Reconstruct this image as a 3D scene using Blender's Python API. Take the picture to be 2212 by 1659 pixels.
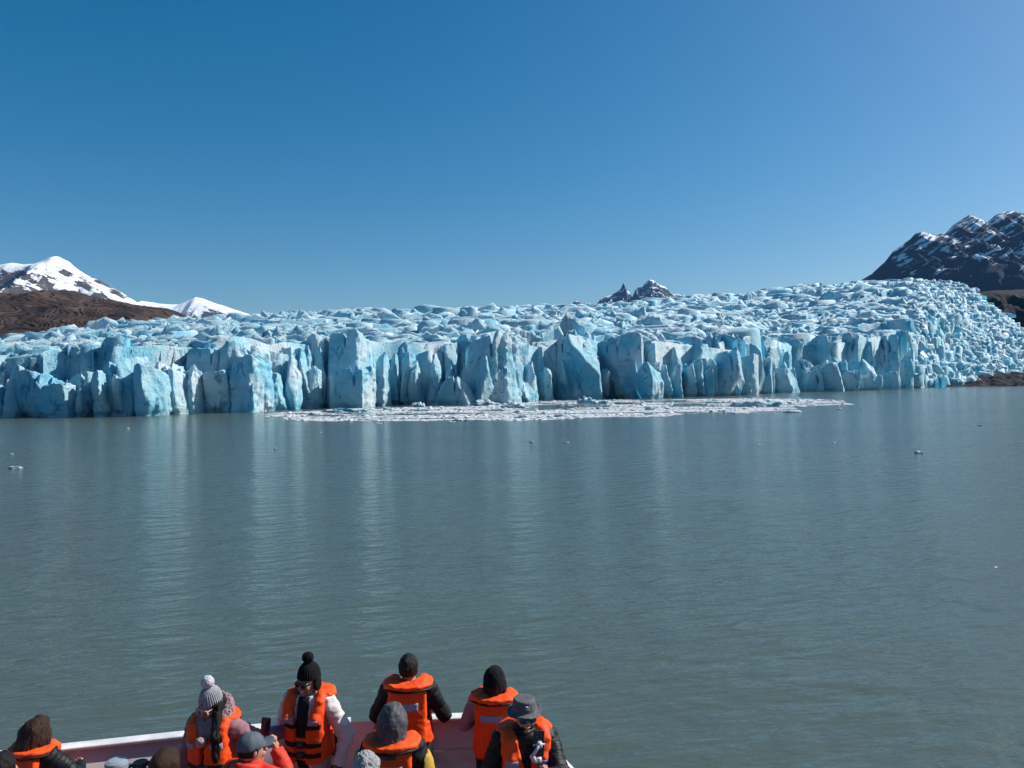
import bpy, math, random
import numpy as np
from mathutils import Matrix, Vector

for o in list(bpy.data.objects):
    bpy.data.objects.remove(o, do_unlink=True)
scene = bpy.context.scene
COL = scene.collection
R = math.radians

# ------------------------------------------------------------------ camera
CAM_Z = 6.0
ROLL = 0.014
FPX = 1661.0            # focal length in pixels of a 2212 px wide picture
W2, H2 = 2212.0, 1659.0
cam_data = bpy.data.cameras.new('camera')
cam_data.sensor_width = 36.0
cam_data.lens = 36.0 * FPX / W2
cam_data.clip_start = 0.1
cam_data.clip_end = 60000
cam = bpy.data.objects.new('camera', cam_data)
COL.objects.link(cam)
RIGHT = Vector((math.cos(ROLL), 0, -math.sin(ROLL)))
UP = Vector((math.sin(ROLL), 0, math.cos(ROLL)))
FWD = Vector((0, 1, 0))
m = Matrix.Identity(4)
for i in range(3):
    m[i][0] = RIGHT[i]; m[i][1] = UP[i]; m[i][2] = -FWD[i]
m[2][3] = CAM_Z
cam.matrix_world = m
scene.camera = cam

# ------------------------------------------------------------------ sky, sun, exposure
SUN_AZ = R(70)          # to the right of the view direction
SUN_EL = R(40)
world = bpy.data.worlds.new('World')
scene.world = world
world.use_nodes = True
wn = world.node_tree.nodes; wl = world.node_tree.links
sky = wn.new('ShaderNodeTexSky')
sky.sky_type = 'NISHITA'
sky.sun_disc = False
sky.sun_elevation = SUN_EL
sky.sun_rotation = SUN_AZ
sky.altitude = 900
sky.air_density = 1.0
sky.dust_density = 2.0
sky.ozone_density = 2.0
hs = wn.new('ShaderNodeHueSaturation')
hs.inputs['Hue'].default_value = 0.490
hs.inputs['Saturation'].default_value = 1.50
wl.new(sky.outputs[0], hs.inputs['Color'])
wl.new(hs.outputs[0], wn['Background'].inputs['Color'])
wn['Background'].inputs['Strength'].default_value = 0.075
sun_dir = Vector((math.sin(SUN_AZ) * math.cos(SUN_EL), math.cos(SUN_AZ) * math.cos(SUN_EL), math.sin(SUN_EL)))
sl = bpy.data.lights.new('sun', 'SUN')
sl.energy = 5.0
sl.angle = R(0.5)
sl.color = (1.0, 0.955, 0.90)
so = bpy.data.objects.new('sun', sl)
COL.objects.link(so)
so.rotation_euler = sun_dir.to_track_quat('Z', 'Y').to_euler()
so.location = (60, 20, 80)
scene.view_settings.view_transform = 'Standard'
scene.view_settings.look = 'None'
scene.view_settings.exposure = 0.42
scene.view_settings.gamma = 1.0
scene.view_settings.use_curve_mapping = False
scene.render.engine = 'CYCLES'
scene.cycles.use_denoising = True
scene.cycles.max_bounces = 8
scene.cycles.diffuse_bounces = 5
scene.cycles.sample_clamp_indirect = 6

# ------------------------------------------------------------------ picture helpers (survey of the place)
def horizon_v(u):
    return H2 / 2 - (u - W2 / 2) * ROLL

def ray(u, v):
    a = (u - W2 / 2) / FPX; b = (H2 / 2 - v) / FPX
    return np.array([RIGHT[0] * a + UP[0] * b, 1.0, RIGHT[2] * a + UP[2] * b])

def at(u, v, depth):
    r = ray(u, v)
    return np.array([r[0] * depth, depth, CAM_Z + r[2] * depth])

def on_water(u, v, z=0.0):
    r = ray(u, v)
    return at(u, v, (z - CAM_Z) / r[2])

# ------------------------------------------------------------------ object helpers
def tag(o, label=None, cat=None, group=None, kind=None):
    if label: o['label'] = label
    if cat: o['category'] = cat
    if group: o['group'] = group
    if kind: o['kind'] = kind
    return o

def np_mesh(name, V, F, smooth=True):
    """V (n,3), F (m,3|4) -> mesh data"""
    me = bpy.data.meshes.new(name)
    V = np.asarray(V, np.float32); F = np.asarray(F, np.int32)
    k = F.shape[1]
    me.vertices.add(len(V)); me.vertices.foreach_set('co', V.ravel())
    me.loops.add(F.size); me.loops.foreach_set('vertex_index', F.ravel())
    me.polygons.add(len(F))
    me.polygons.foreach_set('loop_start', np.arange(0, F.size, k, dtype=np.int32))
    if smooth:
        me.polygons.foreach_set('use_smooth', np.ones(len(F), bool))
    me.update(calc_edges=True)
    return me

def link(name, me, mat=None, parent=None):
    o = bpy.data.objects.new(name, me)
    COL.objects.link(o)
    if mat is not None and me is not None and len(me.materials) == 0:
        me.materials.append(mat)
    if parent is not None:
        o.parent = parent
    return o

def mesh_obj(name, V, F, mat=None, parent=None, smooth=True):
    return link(name, np_mesh(name, V, F, smooth), mat, parent)

def pydata_obj(name, V, F, mat=None, parent=None, smooth=False):
    me = bpy.data.meshes.new(name)
    me.from_pydata([tuple(map(float, v)) for v in V], [], [tuple(map(int, f)) for f in F])
    if smooth:
        for p in me.polygons: p.use_smooth = True
    me.update()
    return link(name, me, mat, parent)

def empty(name, loc=(0, 0, 0), rz=0.0):
    o = bpy.data.objects.new(name, None)
    COL.objects.link(o)
    o.location = loc; o.rotation_euler = (0, 0, rz)
    return o

class MB:
    """collects simple solids into one mesh"""
    def __init__(s): s.V = []; s.F = []
    def add(s, V, F):
        n = len(s.V); s.V += [tuple(v) for v in V]; s.F += [tuple(i + n for i in f) for f in F]; return s
    def box(s, c, size, M=None):
        c = np.array(c, float); h = np.array(size, float) / 2
        V = [np.array((sx, sy, sz)) * h for sz in (-1, 1) for sy in (-1, 1) for sx in (-1, 1)]
        if M is not None: V = [np.array(M @ Vector(v)) for v in V]
        V = [v + c for v in V]
        return s.add(V, [(0, 2, 3, 1), (4, 5, 7, 6), (0, 1, 5, 4), (2, 6, 7, 3), (0, 4, 6, 2), (1, 3, 7, 5)])
    def tube(s, pts, r, n=10, cap=True):
        pts = [Vector(p) for p in pts]
        rs = r if isinstance(r, (list, tuple)) else [r] * len(pts)
        V = []; prev = None
        for i, p in enumerate(pts):
            d = (pts[min(i + 1, len(pts) - 1)] - pts[max(i - 1, 0)]).normalized()
            ref = prev if prev is not None else (Vector((0, 0, 1)) if abs(d.z) < .9 else Vector((1, 0, 0)))
            a = (ref - d * ref.dot(d)).normalized(); b = d.cross(a); prev = a
            for k in range(n):
                t = 2 * math.pi * k / n
                V.append(p + (a * math.cos(t) + b * math.sin(t)) * rs[i])
        F = []
        for i in range(len(pts) - 1):
            for k in range(n):
                F.append((i * n + k, i * n + (k + 1) % n, (i + 1) * n + (k + 1) % n, (i + 1) * n + k))
        if cap:
            F.append(tuple(range(n))[::-1]); F.append(tuple((len(pts) - 1) * n + k for k in range(n)))
        return s.add(V, F)
    def build(s, name, mat, parent=None, smooth=False):
        return pydata_obj(name, s.V, s.F, mat, parent, smooth)

# ------------------------------------------------------------------ numpy noise
_rng = np.random.RandomState(7)
_perm = np.concatenate([_rng.permutation(256)] * 2).astype(np.int32)
_grad = _rng.normal(size=(256, 3)); _grad /= np.linalg.norm(_grad, axis=1)[:, None]
_grad = _grad.astype(np.float32)
_rnd = _rng.rand(256, 4).astype(np.float32)

def _pnoise_exact(p, period=255):
    """gradient noise"""
    p = np.asarray(p, np.float32)
    i = np.floor(p).astype(np.int32); f = p - i
    i %= period
    w = f * f * f * (f * (f * 6 - 15) + 10)
    out = 0.0
    for dx in (0, 1):
        wx = w[..., 0] if dx else 1 - w[..., 0]
        a = _perm[(i[..., 0] + dx) % period]
        for dy in (0, 1):
            wy = w[..., 1] if dy else 1 - w[..., 1]
            b = _perm[(a + (i[..., 1] + dy) % period) & 255]
            for dz in (0, 1):
                wz = w[..., 2] if dz else 1 - w[..., 2]
                c = _perm[(b + (i[..., 2] + dz) % period) & 255]
                g = _grad[c]
                d = g[..., 0] * (f[..., 0] - dx) + g[..., 1] * (f[..., 1] - dy) + g[..., 2] * (f[..., 2] - dz)
                out = out + wx * wy * wz * d
    return out * 1.5

_NS, _NP = 6, 26                      # samples per lattice cell, period in cells
_ax = (np.arange(_NS * _NP) / _NS).astype(np.float32)
_vol = _pnoise_exact(np.stack(np.meshgrid(_ax, _ax, _ax, indexing='ij'), -1), _NP).astype(np.float32)
_NV = _NS * _NP
_volf = np.pad(_vol, ((0, 1),) * 3, mode='wrap').ravel()

def pnoise(p):
    """gradient noise read from a periodic table, p (...,3) -> about -0.7..0.7"""
    p = np.asarray(p, np.float32)
    sh = p.shape[:-1]
    p = p.reshape(-1, 3) * np.float32(_NS)
    fl = np.floor(p); f = p - fl
    i = np.mod(fl, np.float32(_NV)).astype(np.int32)
    S = _NV + 1
    b = (i[:, 0] * S + i[:, 1]) * S + i[:, 2]
    fx, fy, fz = f[:, 0], f[:, 1], f[:, 2]
    T = _volf
    def zl(o):
        a = T[b + o]; return a + (T[b + (o + 1)] - a) * fz
    c00 = zl(0); c01 = zl(S); c0 = c00 + (c01 - c00) * fy
    c10 = zl(S * S); c11 = zl(S * S + S); c1 = c10 + (c11 - c10) * fy
    return (c0 + (c1 - c0) * fx).reshape(sh)

def fbm(p, octaves=4, gain=0.5, lac=2.03):
    p = np.asarray(p, np.float32); s = 0.0; a = 1.0
    for k in range(octaves):
        s = s + a * pnoise(p + 17.3 * k)
        p = p * lac; a *= gain
    return s

def ridged(p, octaves=4, gain=0.5, lac=2.1):
    p = np.asarray(p, np.float32); s = 0.0; a = 1.0
    for k in range(octaves):
        n = 1 - np.abs(pnoise(p + 31.7 * k)) * 1.6
        s = s + a * (n - 0.5)
        p = p * lac; a *= gain
    return s

def v3(x, y, z):
    x, y, z = np.broadcast_arrays(x, y, z)
    return np.stack([x, y, z], -1).astype(np.float32)

def worley2(x, y, jit=0.85, seed=0):
    """2-D cells: F1, F2, offset to nearest seed, random (4) and id of the nearest cell"""
    ix = np.floor(x).astype(np.int32); iy = np.floor(y).astype(np.int32)
    F1 = np.full(x.shape, 9e9, np.float32); F2 = F1.copy()
    ox = np.zeros_like(F1); oy = np.zeros_like(F1)
    cid = np.zeros(x.shape, np.int64); rid = np.zeros(x.shape, np.int32)
    for dx in (-1, 0, 1):
        for dy in (-1, 0, 1):
            cx = ix + dx; cy = iy + dy
            h = _perm[(_perm[(cx + seed * 13) & 255] + cy) & 255]
            h2 = _perm[(h + 57 + seed) & 255]
            px = cx + 0.5 + (_rnd[h, 0] - 0.5) * jit; py = cy + 0.5 + (_rnd[h2, 1] - 0.5) * jit
            ex = x - px; ey = y - py
            d = np.sqrt(ex * ex + ey * ey)
            near = d < F1
            F2 = np.where(near, F1, np.minimum(F2, d))
            F1 = np.where(near, d, F1)
            ox = np.where(near, ex, ox); oy = np.where(near, ey, oy)
            cid = np.where(near, cx.astype(np.int64) * 100003 + cy, cid)
            rid = np.where(near, h, rid)
    return F1, F2, ox, oy, _rnd[rid], cid

def sstep(a, b, x):
    t = np.clip((x - a) / (b - a), 0, 1)
    return t * t * (3 - 2 * t)

def smax(a, b, k):
    h = np.clip(0.5 - 0.5 * (b - a) / k, 0, 1)
    return b + (a - b) * h + k * h * (1 - h)

def smin(a, b, k):
    return -smax(-a, -b, k)

# ------------------------------------------------------------------ surface nets on a banded grid
def isosurface(fn, lo, hi, h, margin=1.0):
    """fn(points (n,3)) -> signed distance; returns V, F (quads)"""
    lo = np.array(lo, np.float32); hi = np.array(hi, np.float32)
    n = np.maximum(np.ceil((hi - lo) / (4 * h)).astype(int), 2)
    ax = [lo[i] + np.arange(n[i] + 1) * 4 * h for i in range(3)]
    C = np.stack(np.meshgrid(*ax, indexing='ij'), -1).astype(np.float32)
    fc = fn(C.reshape(-1, 3)).reshape(C.shape[:3])
    # a coarse cell is kept when one corner lies near the surface
    near = np.abs(fc) < 5.2 * h * margin
    cell = np.zeros(tuple(n), bool)
    for a in (0, 1):
        for b in (0, 1):
            for c in (0, 1):
                cell |= near[a:a + n[0], b:b + n[1], c:c + n[2]]
    N = n * 4 + 1
    mask = np.zeros(tuple(N), bool)
    big = cell.repeat(4, 0).repeat(4, 1).repeat(4, 2)
    for a in (0, 1):
        for b in (0, 1):
            for c in (0, 1):
                mask[a:a + N[0] - 1, b:b + N[1] - 1, c:c + N[2] - 1] |= big
    idx = np.minimum(np.arange(N[0]) // 4, n[0]), np.minimum(np.arange(N[1]) // 4, n[1]), np.minimum(np.arange(N[2]) // 4, n[2])
    F = fc[np.ix_(*idx)].astype(np.float32)
    I = np.argwhere(mask)
    P = lo + I.astype(np.float32) * h
    vals = np.empty(len(P), np.float32)
    for s in range(0, len(P), 400000):
        vals[s:s + 400000] = fn(P[s:s + 400000])
    F[mask] = vals
    return surface_nets(F, lo, h)

def surface_nets(F, lo, h):
    S = F < 0
    nx, ny, nz = (d - 1 for d in F.shape)
    cnt = np.zeros((nx, ny, nz), np.int8)
    for a in (0, 1):
        for b in (0, 1):
            for c in (0, 1):
                cnt += S[a:a + nx, b:b + ny, c:c + nz]
    act = (cnt > 0) & (cnt < 8)
    I = np.argwhere(act)
    if len(I) == 0:
        return np.zeros((0, 3)), np.zeros((0, 4), int)
    off = np.array([(a, b, c) for a in (0, 1) for b in (0, 1) for c in (0, 1)])
    vals = np.stack([F[I[:, 0] + o[0], I[:, 1] + o[1], I[:, 2] + o[2]] for o in off], 1)
    acc = np.zeros((len(I), 3), np.float32); num = np.zeros(len(I), np.float32)
    for i in range(8):
        for j in range(i + 1, 8):
            if np.abs(off[i] - off[j]).sum() != 1: continue
            x = (vals[:, i] < 0) != (vals[:, j] < 0)
            t = np.where(x, vals[:, i] / np.where(x, vals[:, i] - vals[:, j], 1), 0)
            pos = off[i][None] + t[:, None] * (off[j] - off[i])[None]
            acc += np.where(x[:, None], pos, 0); num += x
    V = lo + (I + acc / num[:, None]) * h
    idm = np.full((nx, ny, nz), -1, np.int32)
    idm[act] = np.arange(len(I))
    Q = []
    for axis in range(3):
        sl0 = [slice(None)] * 3; sl1 = [slice(None)] * 3
        sl0[axis] = slice(0, -1); sl1[axis] = slice(1, None)
        s0 = S[tuple(sl0)]; s1 = S[tuple(sl1)]
        E = np.argwhere(s0 != s1)
        o1, o2 = [(1, 2), (2, 0), (0, 1)][axis]
        ok = (E[:, o1] > 0) & (E[:, o2] > 0) & (E[:, o1] < F.shape[o1] - 1) & (E[:, o2] < F.shape[o2] - 1)
        E = E[ok]
        if len(E) == 0: continue
        def cellid(d1, d2):
            c = E.copy(); c[:, o1] -= d1; c[:, o2] -= d2
            return idm[c[:, 0], c[:, 1], c[:, 2]]
        q = np.stack([cellid(1, 1), cellid(0, 1), cellid(0, 0), cellid(1, 0)], 1)
        inside = s0[E[:, 0], E[:, 1], E[:, 2]]
        q = np.where(inside[:, None], q, q[:, ::-1])
        Q.append(q)
    Q = np.concatenate(Q)
    return V, Q[(Q >= 0).all(1)]

def compact(V, F):
    used = np.unique(F)
    mp = np.zeros(len(V), np.int64); mp[used] = np.arange(len(used))
    return V[used], mp[F]

# ------------------------------------------------------------------ material helpers
def new_mat(name):
    mt = bpy.data.materials.new(name); mt.use_nodes = True
    nt = mt.node_tree; bs = nt.nodes['Principled BSDF']
    return mt, nt, bs

def N(nt, kind, **kw):
    n = nt.nodes.new(kind)
    for k, v in kw.items():
        if k in n.inputs.keys(): n.inputs[k].default_value = v
        else: setattr(n, k, v)
    return n

def ramp(nt, fac, stops, interp='LINEAR'):
    r = nt.nodes.new('ShaderNodeValToRGB'); r.color_ramp.interpolation = interp
    e = r.color_ramp.elements
    while len(e) < len(stops): e.new(0.5)
    for el, (p, c) in zip(e, stops):
        el.position = p; el.color = (*c, 1) if len(c) == 3 else c
    nt.links.new(fac, r.inputs[0]); return r.outputs[0]

def noise_tex(nt, scale, detail=4, rough=0.55, vec=None, distort=0.0):
    n = nt.nodes.new('ShaderNodeTexNoise')
    n.inputs['Scale'].default_value = scale; n.inputs['Detail'].default_value = detail
    n.inputs['Roughness'].default_value = rough; n.inputs['Distortion'].default_value = distort
    if vec is not None: nt.links.new(vec, n.inputs['Vector'])
    return n.outputs[0]

def geo_pos(nt, scale=(1, 1, 1), rot=(0, 0, 0)):
    g = nt.nodes.new('ShaderNodeNewGeometry'); mp = nt.nodes.new('ShaderNodeMapping')
    mp.inputs['Rotation'].default_value = rot
    nt.links.new(g.outputs['Position'], mp.inputs['Vector'])
    if tuple(scale) == (1, 1, 1): return mp.outputs[0]
    m2 = nt.nodes.new('ShaderNodeMapping'); m2.inputs['Scale'].default_value = scale
    nt.links.new(mp.outputs[0], m2.inputs['Vector'])
    return m2.outputs[0]

def obj_pos(nt, scale=(1, 1, 1), rot=(0, 0, 0)):
    g = nt.nodes.new('ShaderNodeTexCoord'); mp = nt.nodes.new('ShaderNodeMapping')
    mp.inputs['Rotation'].default_value = rot
    nt.links.new(g.outputs['Object'], mp.inputs['Vector'])
    if tuple(scale) == (1, 1, 1): return mp.outputs[0]
    m2 = nt.nodes.new('ShaderNodeMapping'); m2.inputs['Scale'].default_value = scale
    nt.links.new(mp.outputs[0], m2.inputs['Vector'])
    return m2.outputs[0]

def mathn(nt, op, a, b=None, clamp=False):
    n = nt.nodes.new('ShaderNodeMath'); n.operation = op; n.use_clamp = clamp
    for i, x in enumerate((a, b)):
        if x is None: continue
        if isinstance(x, (int, float)): n.inputs[i].default_value = x
        else: nt.links.new(x, n.inputs[i])
    return n.outputs[0]

def mixc(nt, fac, a, b, mode='MIX'):
    n = nt.nodes.new('ShaderNodeMix'); n.data_type = 'RGBA'; n.blend_type = mode
    if isinstance(fac, (int, float)): n.inputs[0].default_value = fac
    else: nt.links.new(fac, n.inputs[0])
    for i, x in ((6, a), (7, b)):
        if isinstance(x, tuple): n.inputs[i].default_value = (*x, 1)
        else: nt.links.new(x, n.inputs[i])
    return n.outputs[2]

def bump(nt, height, strength, dist, normal=None):
    b = nt.nodes.new('ShaderNodeBump')
    b.inputs['Strength'].default_value = strength; b.inputs['Distance'].default_value = dist
    nt.links.new(height, b.inputs['Height'])
    if normal is not None: nt.links.new(normal, b.inputs['Normal'])
    return b.outputs[0]

# =================================================================== MATERIALS OF THE SETTING
def make_water():
    mt, nt, bs = new_mat('glacial_lake_water')
    bs.inputs['IOR'].default_value = 1.33
    big = noise_tex(nt, 1.0, 3, 0.5, geo_pos(nt, (0.012, 0.022, 0.02), (0, 0, R(12))))
    col = ramp(nt, big, [(0.3, (0.060, 0.085, 0.074)), (0.7, (0.078, 0.101, 0.083))])
    nt.links.new(col, bs.inputs['Base Color'])
    # wind ripples: crests run to the right and slightly away from the boat
    r1 = noise_tex(nt, 1.0, 3, 0.55, geo_pos(nt, (1.15, 3.9, 1), (0, 0, R(-15))), 0.5)
    r2 = noise_tex(nt, 1.0, 2, 0.5, geo_pos(nt, (0.45, 1.25, 1), (0, 0, R(-24))), 0.3)
    r3 = noise_tex(nt, 1.0, 2, 0.5, geo_pos(nt, (3.2, 8.0, 1), (0, 0, R(-8))), 0.3)
    gust = noise_tex(nt, 1.0, 3, 0.6, geo_pos(nt, (0.02, 0.05, 1), (0, 0, R(20))))
    g = ramp(nt, gust, [(0.30, (0.45,) * 3), (0.72, (1, 1, 1))])
    h = mathn(nt, 'ADD', mathn(nt, 'MULTIPLY', r1, 0.055), mathn(nt, 'MULTIPLY', r2, 0.165))
    h = mathn(nt, 'ADD', h, mathn(nt, 'MULTIPLY', r3, 0.016))
    h = mathn(nt, 'MULTIPLY', h, g)
    nt.links.new(bump(nt, h, 1.0, WAVE_BUMP), bs.inputs['Normal'])
    bs.inputs['Roughness'].default_value = 0.15
    return mt
WAVE_BUMP = 1.25

def make_ice(name='glacier_ice', fresh=0.0, dirt=0.18, CRUST=(0.74, 0.81, 0.84)):
    mt, nt, bs = new_mat(name)
    P = geo_pos(nt)
    geo = nt.nodes.new('ShaderNodeNewGeometry')
    sep = nt.nodes.new('ShaderNodeSeparateXYZ'); nt.links.new(geo.outputs['Normal'], sep.inputs[0])
    n1 = noise_tex(nt, 0.09, 5, 0.6, P)
    n2 = noise_tex(nt, 0.5, 5, 0.65, P)
    # dense blue ice against bubbly pale ice
    blue = ramp(nt, n1, [(0.34, (0.17, 0.57, 0.74)), (0.47, (0.38, 0.69, 0.78)), (0.62, (0.66, 0.79, 0.82))])
    # weathered white crust where the surface lies open to the sky and melts
    up = mathn(nt, 'MULTIPLY_ADD', sep.outputs['Z'], 0.9)
    up.node.inputs[2].default_value = -0.56 + fresh
    up = mathn(nt, 'ADD', up, mathn(nt, 'MULTIPLY', mathn(nt, 'SUBTRACT', n2, 0.5), 1.3))
    crust = ramp(nt, up, [(0.05, (0, 0, 0)), (0.55, (1, 1, 1))])
    col = mixc(nt, crust, blue, CRUST)
    # layers of old snow, dipping gently
    lay = noise_tex(nt, 1.0, 3, 0.6, geo_pos(nt, (0.02, 0.02, 1.1), (R(6), R(-4), 0)))
    layf = ramp(nt, lay, [(0.40, (0.70,) * 3), (0.50, (1, 1, 1))])
    lm = mixc(nt, 0.18, (1, 1, 1), layf)
    col = mixc(nt, 1.0, col, lm, 'MULTIPLY')
    # fine dust in patches
    dn = noise_tex(nt, 0.16, 6, 0.7, geo_pos(nt, (1, 1, 2.2)))
    df = ramp(nt, dn, [(0.56, (0, 0, 0)), (0.78, (dirt * 4,) * 3)])
    col = mixc(nt, df, col, (0.36, 0.36, 0.37))
    # long vertical fractures
    vc = nt.nodes.new('ShaderNodeTexVoronoi'); vc.feature = 'DISTANCE_TO_EDGE'; vc.inputs['Scale'].default_value = 1.0
    nzc = nt.nodes.new('ShaderNodeTexNoise'); nzc.inputs['Scale'].default_value = 0.35; nzc.inputs['Detail'].default_value = 4
    nt.links.new(P, nzc.inputs['Vector'])
    vm = nt.nodes.new('ShaderNodeVectorMath'); vm.operation = 'MULTIPLY_ADD'
    nt.links.new(nzc.outputs['Color'], vm.inputs[0]); vm.inputs[1].default_value = (0.5, 0.5, 0.5)
    nt.links.new(geo_pos(nt, (0.20, 0.20, 0.045)), vm.inputs[2])
    nt.links.new(vm.outputs[0], vc.inputs['Vector'])
    brk = noise_tex(nt, 0.22, 3, 0.6, P)
    wdt = mathn(nt, 'MULTIPLY', mathn(nt, 'SUBTRACT', brk, 0.44, True), 0.16)
    line = mathn(nt, 'LESS_THAN', vc.outputs['Distance'], wdt)
    col = mixc(nt, mathn(nt, 'MULTIPLY', line, 0.75), col, (0.07, 0.24, 0.36))
    nt.links.new(col, bs.inputs['Base Color'])
    bs.inputs['Roughness'].default_value = 0.55
    bs.inputs['Specular IOR Level'].default_value = 0.3
    b1 = noise_tex(nt, 1.9, 6, 0.7, geo_pos(nt, (1, 1, 0.8)))
    b2 = noise_tex(nt, 1.0, 4, 0.6, geo_pos(nt, (0.06, 0.06, 2.2), (R(6), R(-4), 0)))
    vor = nt.nodes.new('ShaderNodeTexVoronoi'); vor.feature = 'DISTANCE_TO_EDGE'
    vor.inputs['Scale'].default_value = 0.11
    wp = nt.nodes.new('ShaderNodeVectorMath'); wp.operation = 'ADD'
    nz = nt.nodes.new('ShaderNodeTexNoise'); nz.inputs['Scale'].default_value = 0.25
    nt.links.new(P, nz.inputs['Vector']); nt.links.new(P, wp.inputs[0])
    sc = nt.nodes.new('ShaderNodeVectorMath'); sc.operation = 'SCALE'; sc.inputs['Scale'].default_value = 2.5
    nt.links.new(nz.outputs['Color'], sc.inputs[0]); nt.links.new(sc.outputs[0], wp.inputs[1])
    nt.links.new(wp.outputs[0], vor.inputs['Vector'])
    crack = ramp(nt, vor.outputs['Distance'], [(0.0, (0, 0, 0)), (0.022, (1, 1, 1))])
    hgt = mathn(nt, 'ADD', mathn(nt, 'MULTIPLY', b1, 0.75), mathn(nt, 'MULTIPLY', b2, 0.16))
    hgt = mathn(nt, 'ADD', hgt, mathn(nt, 'MULTIPLY', crack, 0.09))
    nrm = bump(nt, hgt, 0.9, 0.8)
    nt.links.new(nrm, bs.inputs['Normal'])
    # some light passes through the ice and comes out blue
    tr = nt.nodes.new('ShaderNodeBsdfTranslucent'); tr.inputs['Color'].default_value = (0.05, 0.58, 0.92, 1)
    mx = nt.nodes.new('ShaderNodeMixShader'); mx.inputs[0].default_value = 0.20
    out = [n for n in nt.nodes if n.type == 'OUTPUT_MATERIAL'][0]
    nt.links.new(bs.outputs[0], mx.inputs[1]); nt.links.new(tr.outputs[0], mx.inputs[2]); nt.links.new(mx.outputs[0], out.inputs['Surface'])
    return mt

def make_mountain(name, rock_a, rock_b, cover, scale, stretch, rot, elev0, elev1, snow=(0.84, 0.87, 0.90), bumpd=12.0, kz=0.8, ew=1.0):
    """bare rock under patchy snow; the patches follow gullies (stretch, rot), height and slope"""
    mt, nt, bs = new_mat(name)
    P = geo_pos(nt)
    geo = nt.nodes.new('ShaderNodeNewGeometry')
    sep = nt.nodes.new('ShaderNodeSeparateXYZ'); nt.links.new(geo.outputs['Normal'], sep.inputs[0])
    sp = nt.nodes.new('ShaderNodeSeparateXYZ'); nt.links.new(geo.outputs['Position'], sp.inputs[0])
    rn = noise_tex(nt, scale * 1.6, 8, 0.65, P)
    rock = ramp(nt, rn, [(0.3, rock_a), (0.7, rock_b)])
    sn = noise_tex(nt, 1.0, 9, 0.66, geo_pos(nt, tuple(scale * s for s in stretch), rot), 0.4)
    sn2 = noise_tex(nt, scale * 0.30, 6, 0.6, P, 0.5)
    sn = mathn(nt, 'ADD', mathn(nt, 'MULTIPLY', sn, 0.66), mathn(nt, 'MULTIPLY', sn2, 0.46))
    sn = mathn(nt, 'SUBTRACT', sn, 0.06)
    el = nt.nodes.new('ShaderNodeMapRange'); nt.links.new(sp.outputs['Z'], el.inputs[0])
    el.inputs[1].default_value = elev0; el.inputs[2].default_value = elev1
    f = mathn(nt, 'ADD', mathn(nt, 'MULTIPLY', mathn(nt, 'SUBTRACT', sn, 0.5), 3.2), mathn(nt, 'MULTIPLY', el.outputs[0], ew))
    f = mathn(nt, 'ADD', f, mathn(nt, 'MULTIPLY', mathn(nt, 'SUBTRACT', sep.outputs['Z'], 0.62), kz))
    f = mathn(nt, 'ADD', f, cover - 0.5)
    fac = ramp(nt, f, [(0.46, (0, 0, 0)), (0.54, (1, 1, 1))])
    nt.links.new(mixc(nt, fac, rock, snow), bs.inputs['Base Color'])
    bs.inputs['Roughness'].default_value = 0.85
    bs.inputs['Specular IOR Level'].default_value = 0.1
    hb = noise_tex(nt, scale * 5, 8, 0.65, P)
    inv = mathn(nt, 'SUBTRACT', 1.08, fac)
    nt.links.new(bump(nt, mathn(nt, 'MULTIPLY', hb, inv), 0.8, bumpd), bs.inputs['Normal'])
    return mt

def make_rock(name, a, b, scale, bumpd=1.5, strata=False, rough=0.9):
    mt, nt, bs = new_mat(name)
    P = geo_pos(nt)
    n = noise_tex(nt, scale, 8, 0.66, P)
    col = ramp(nt, n, [(0.28, a), (0.72, b)])
    n2 = noise_tex(nt, scale * 9, 5, 0.7, P)
    col = mixc(nt, 0.5, col, ramp(nt, n2, [(0.3, (0.55,) * 3), (0.7, (1.25,) * 3)]), 'MULTIPLY')
    if strata:
        at_ = nt.nodes.new('ShaderNodeAttribute'); at_.attribute_name = 'bed'
        col = mixc(nt, 1.0, col, ramp(nt, at_.outputs['Fac'], [(0.05, (0.30, 0.30, 0.32)), (0.5, (0.92,) * 3), (0.95, (1.6, 1.45, 1.36))]), 'MULTIPLY')
    nt.links.new(col, bs.inputs['Base Color'])
    bs.inputs['Roughness'].default_value = rough
    bs.inputs['Specular IOR Level'].default_value = 0.15
    nt.links.new(bump(nt, noise_tex(nt, scale * 6, 7, 0.65, P), 0.9, bumpd), bs.inputs['Normal'])
    return mt

M = {}
M['water'] = make_water()
M['ice'] = make_ice()
M['brash'] = make_ice('brash_ice', 0.40, 0.04, (0.84, 0.87, 0.89))
M['mt_left'] = make_mountain('snow_mountain', (0.045, 0.042, 0.045), (0.12, 0.105, 0.10), 0.26, 0.020, (0.4, 0.8, 2.2), (0, R(-27), 0), 150, 700, ew=0.9)
M['mt_mid'] = make_mountain('far_snow_mountain', (0.05, 0.055, 0.065), (0.11, 0.11, 0.12), 0.16, 0.022, (0.6, 0.8, 1.8), (0, R(-25), 0), 250, 560, bumpd=10)
M['mt_spire'] = make_mountain('spire_mountain', (0.022, 0.036, 0.060), (0.05, 0.065, 0.09), 0.66, 0.026, (0.4, 0.6, 2.6), (0, R(12), 0), 650, 1050, bumpd=14, ew=0.35)
M['mt_right'] = make_mountain('dark_mountain', (0.010, 0.020, 0.040), (0.026, 0.040, 0.068), 0.58, 0.034, (0.25, 0.35, 2.0), (0, R(33), 0), 160, 800, bumpd=14, kz=0.12, ew=0.45)
M['hill'] = make_rock('folded_brown_rock', (0.024, 0.017, 0.016), (0.070, 0.050, 0.043), 0.02, 1.6, True)
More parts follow.
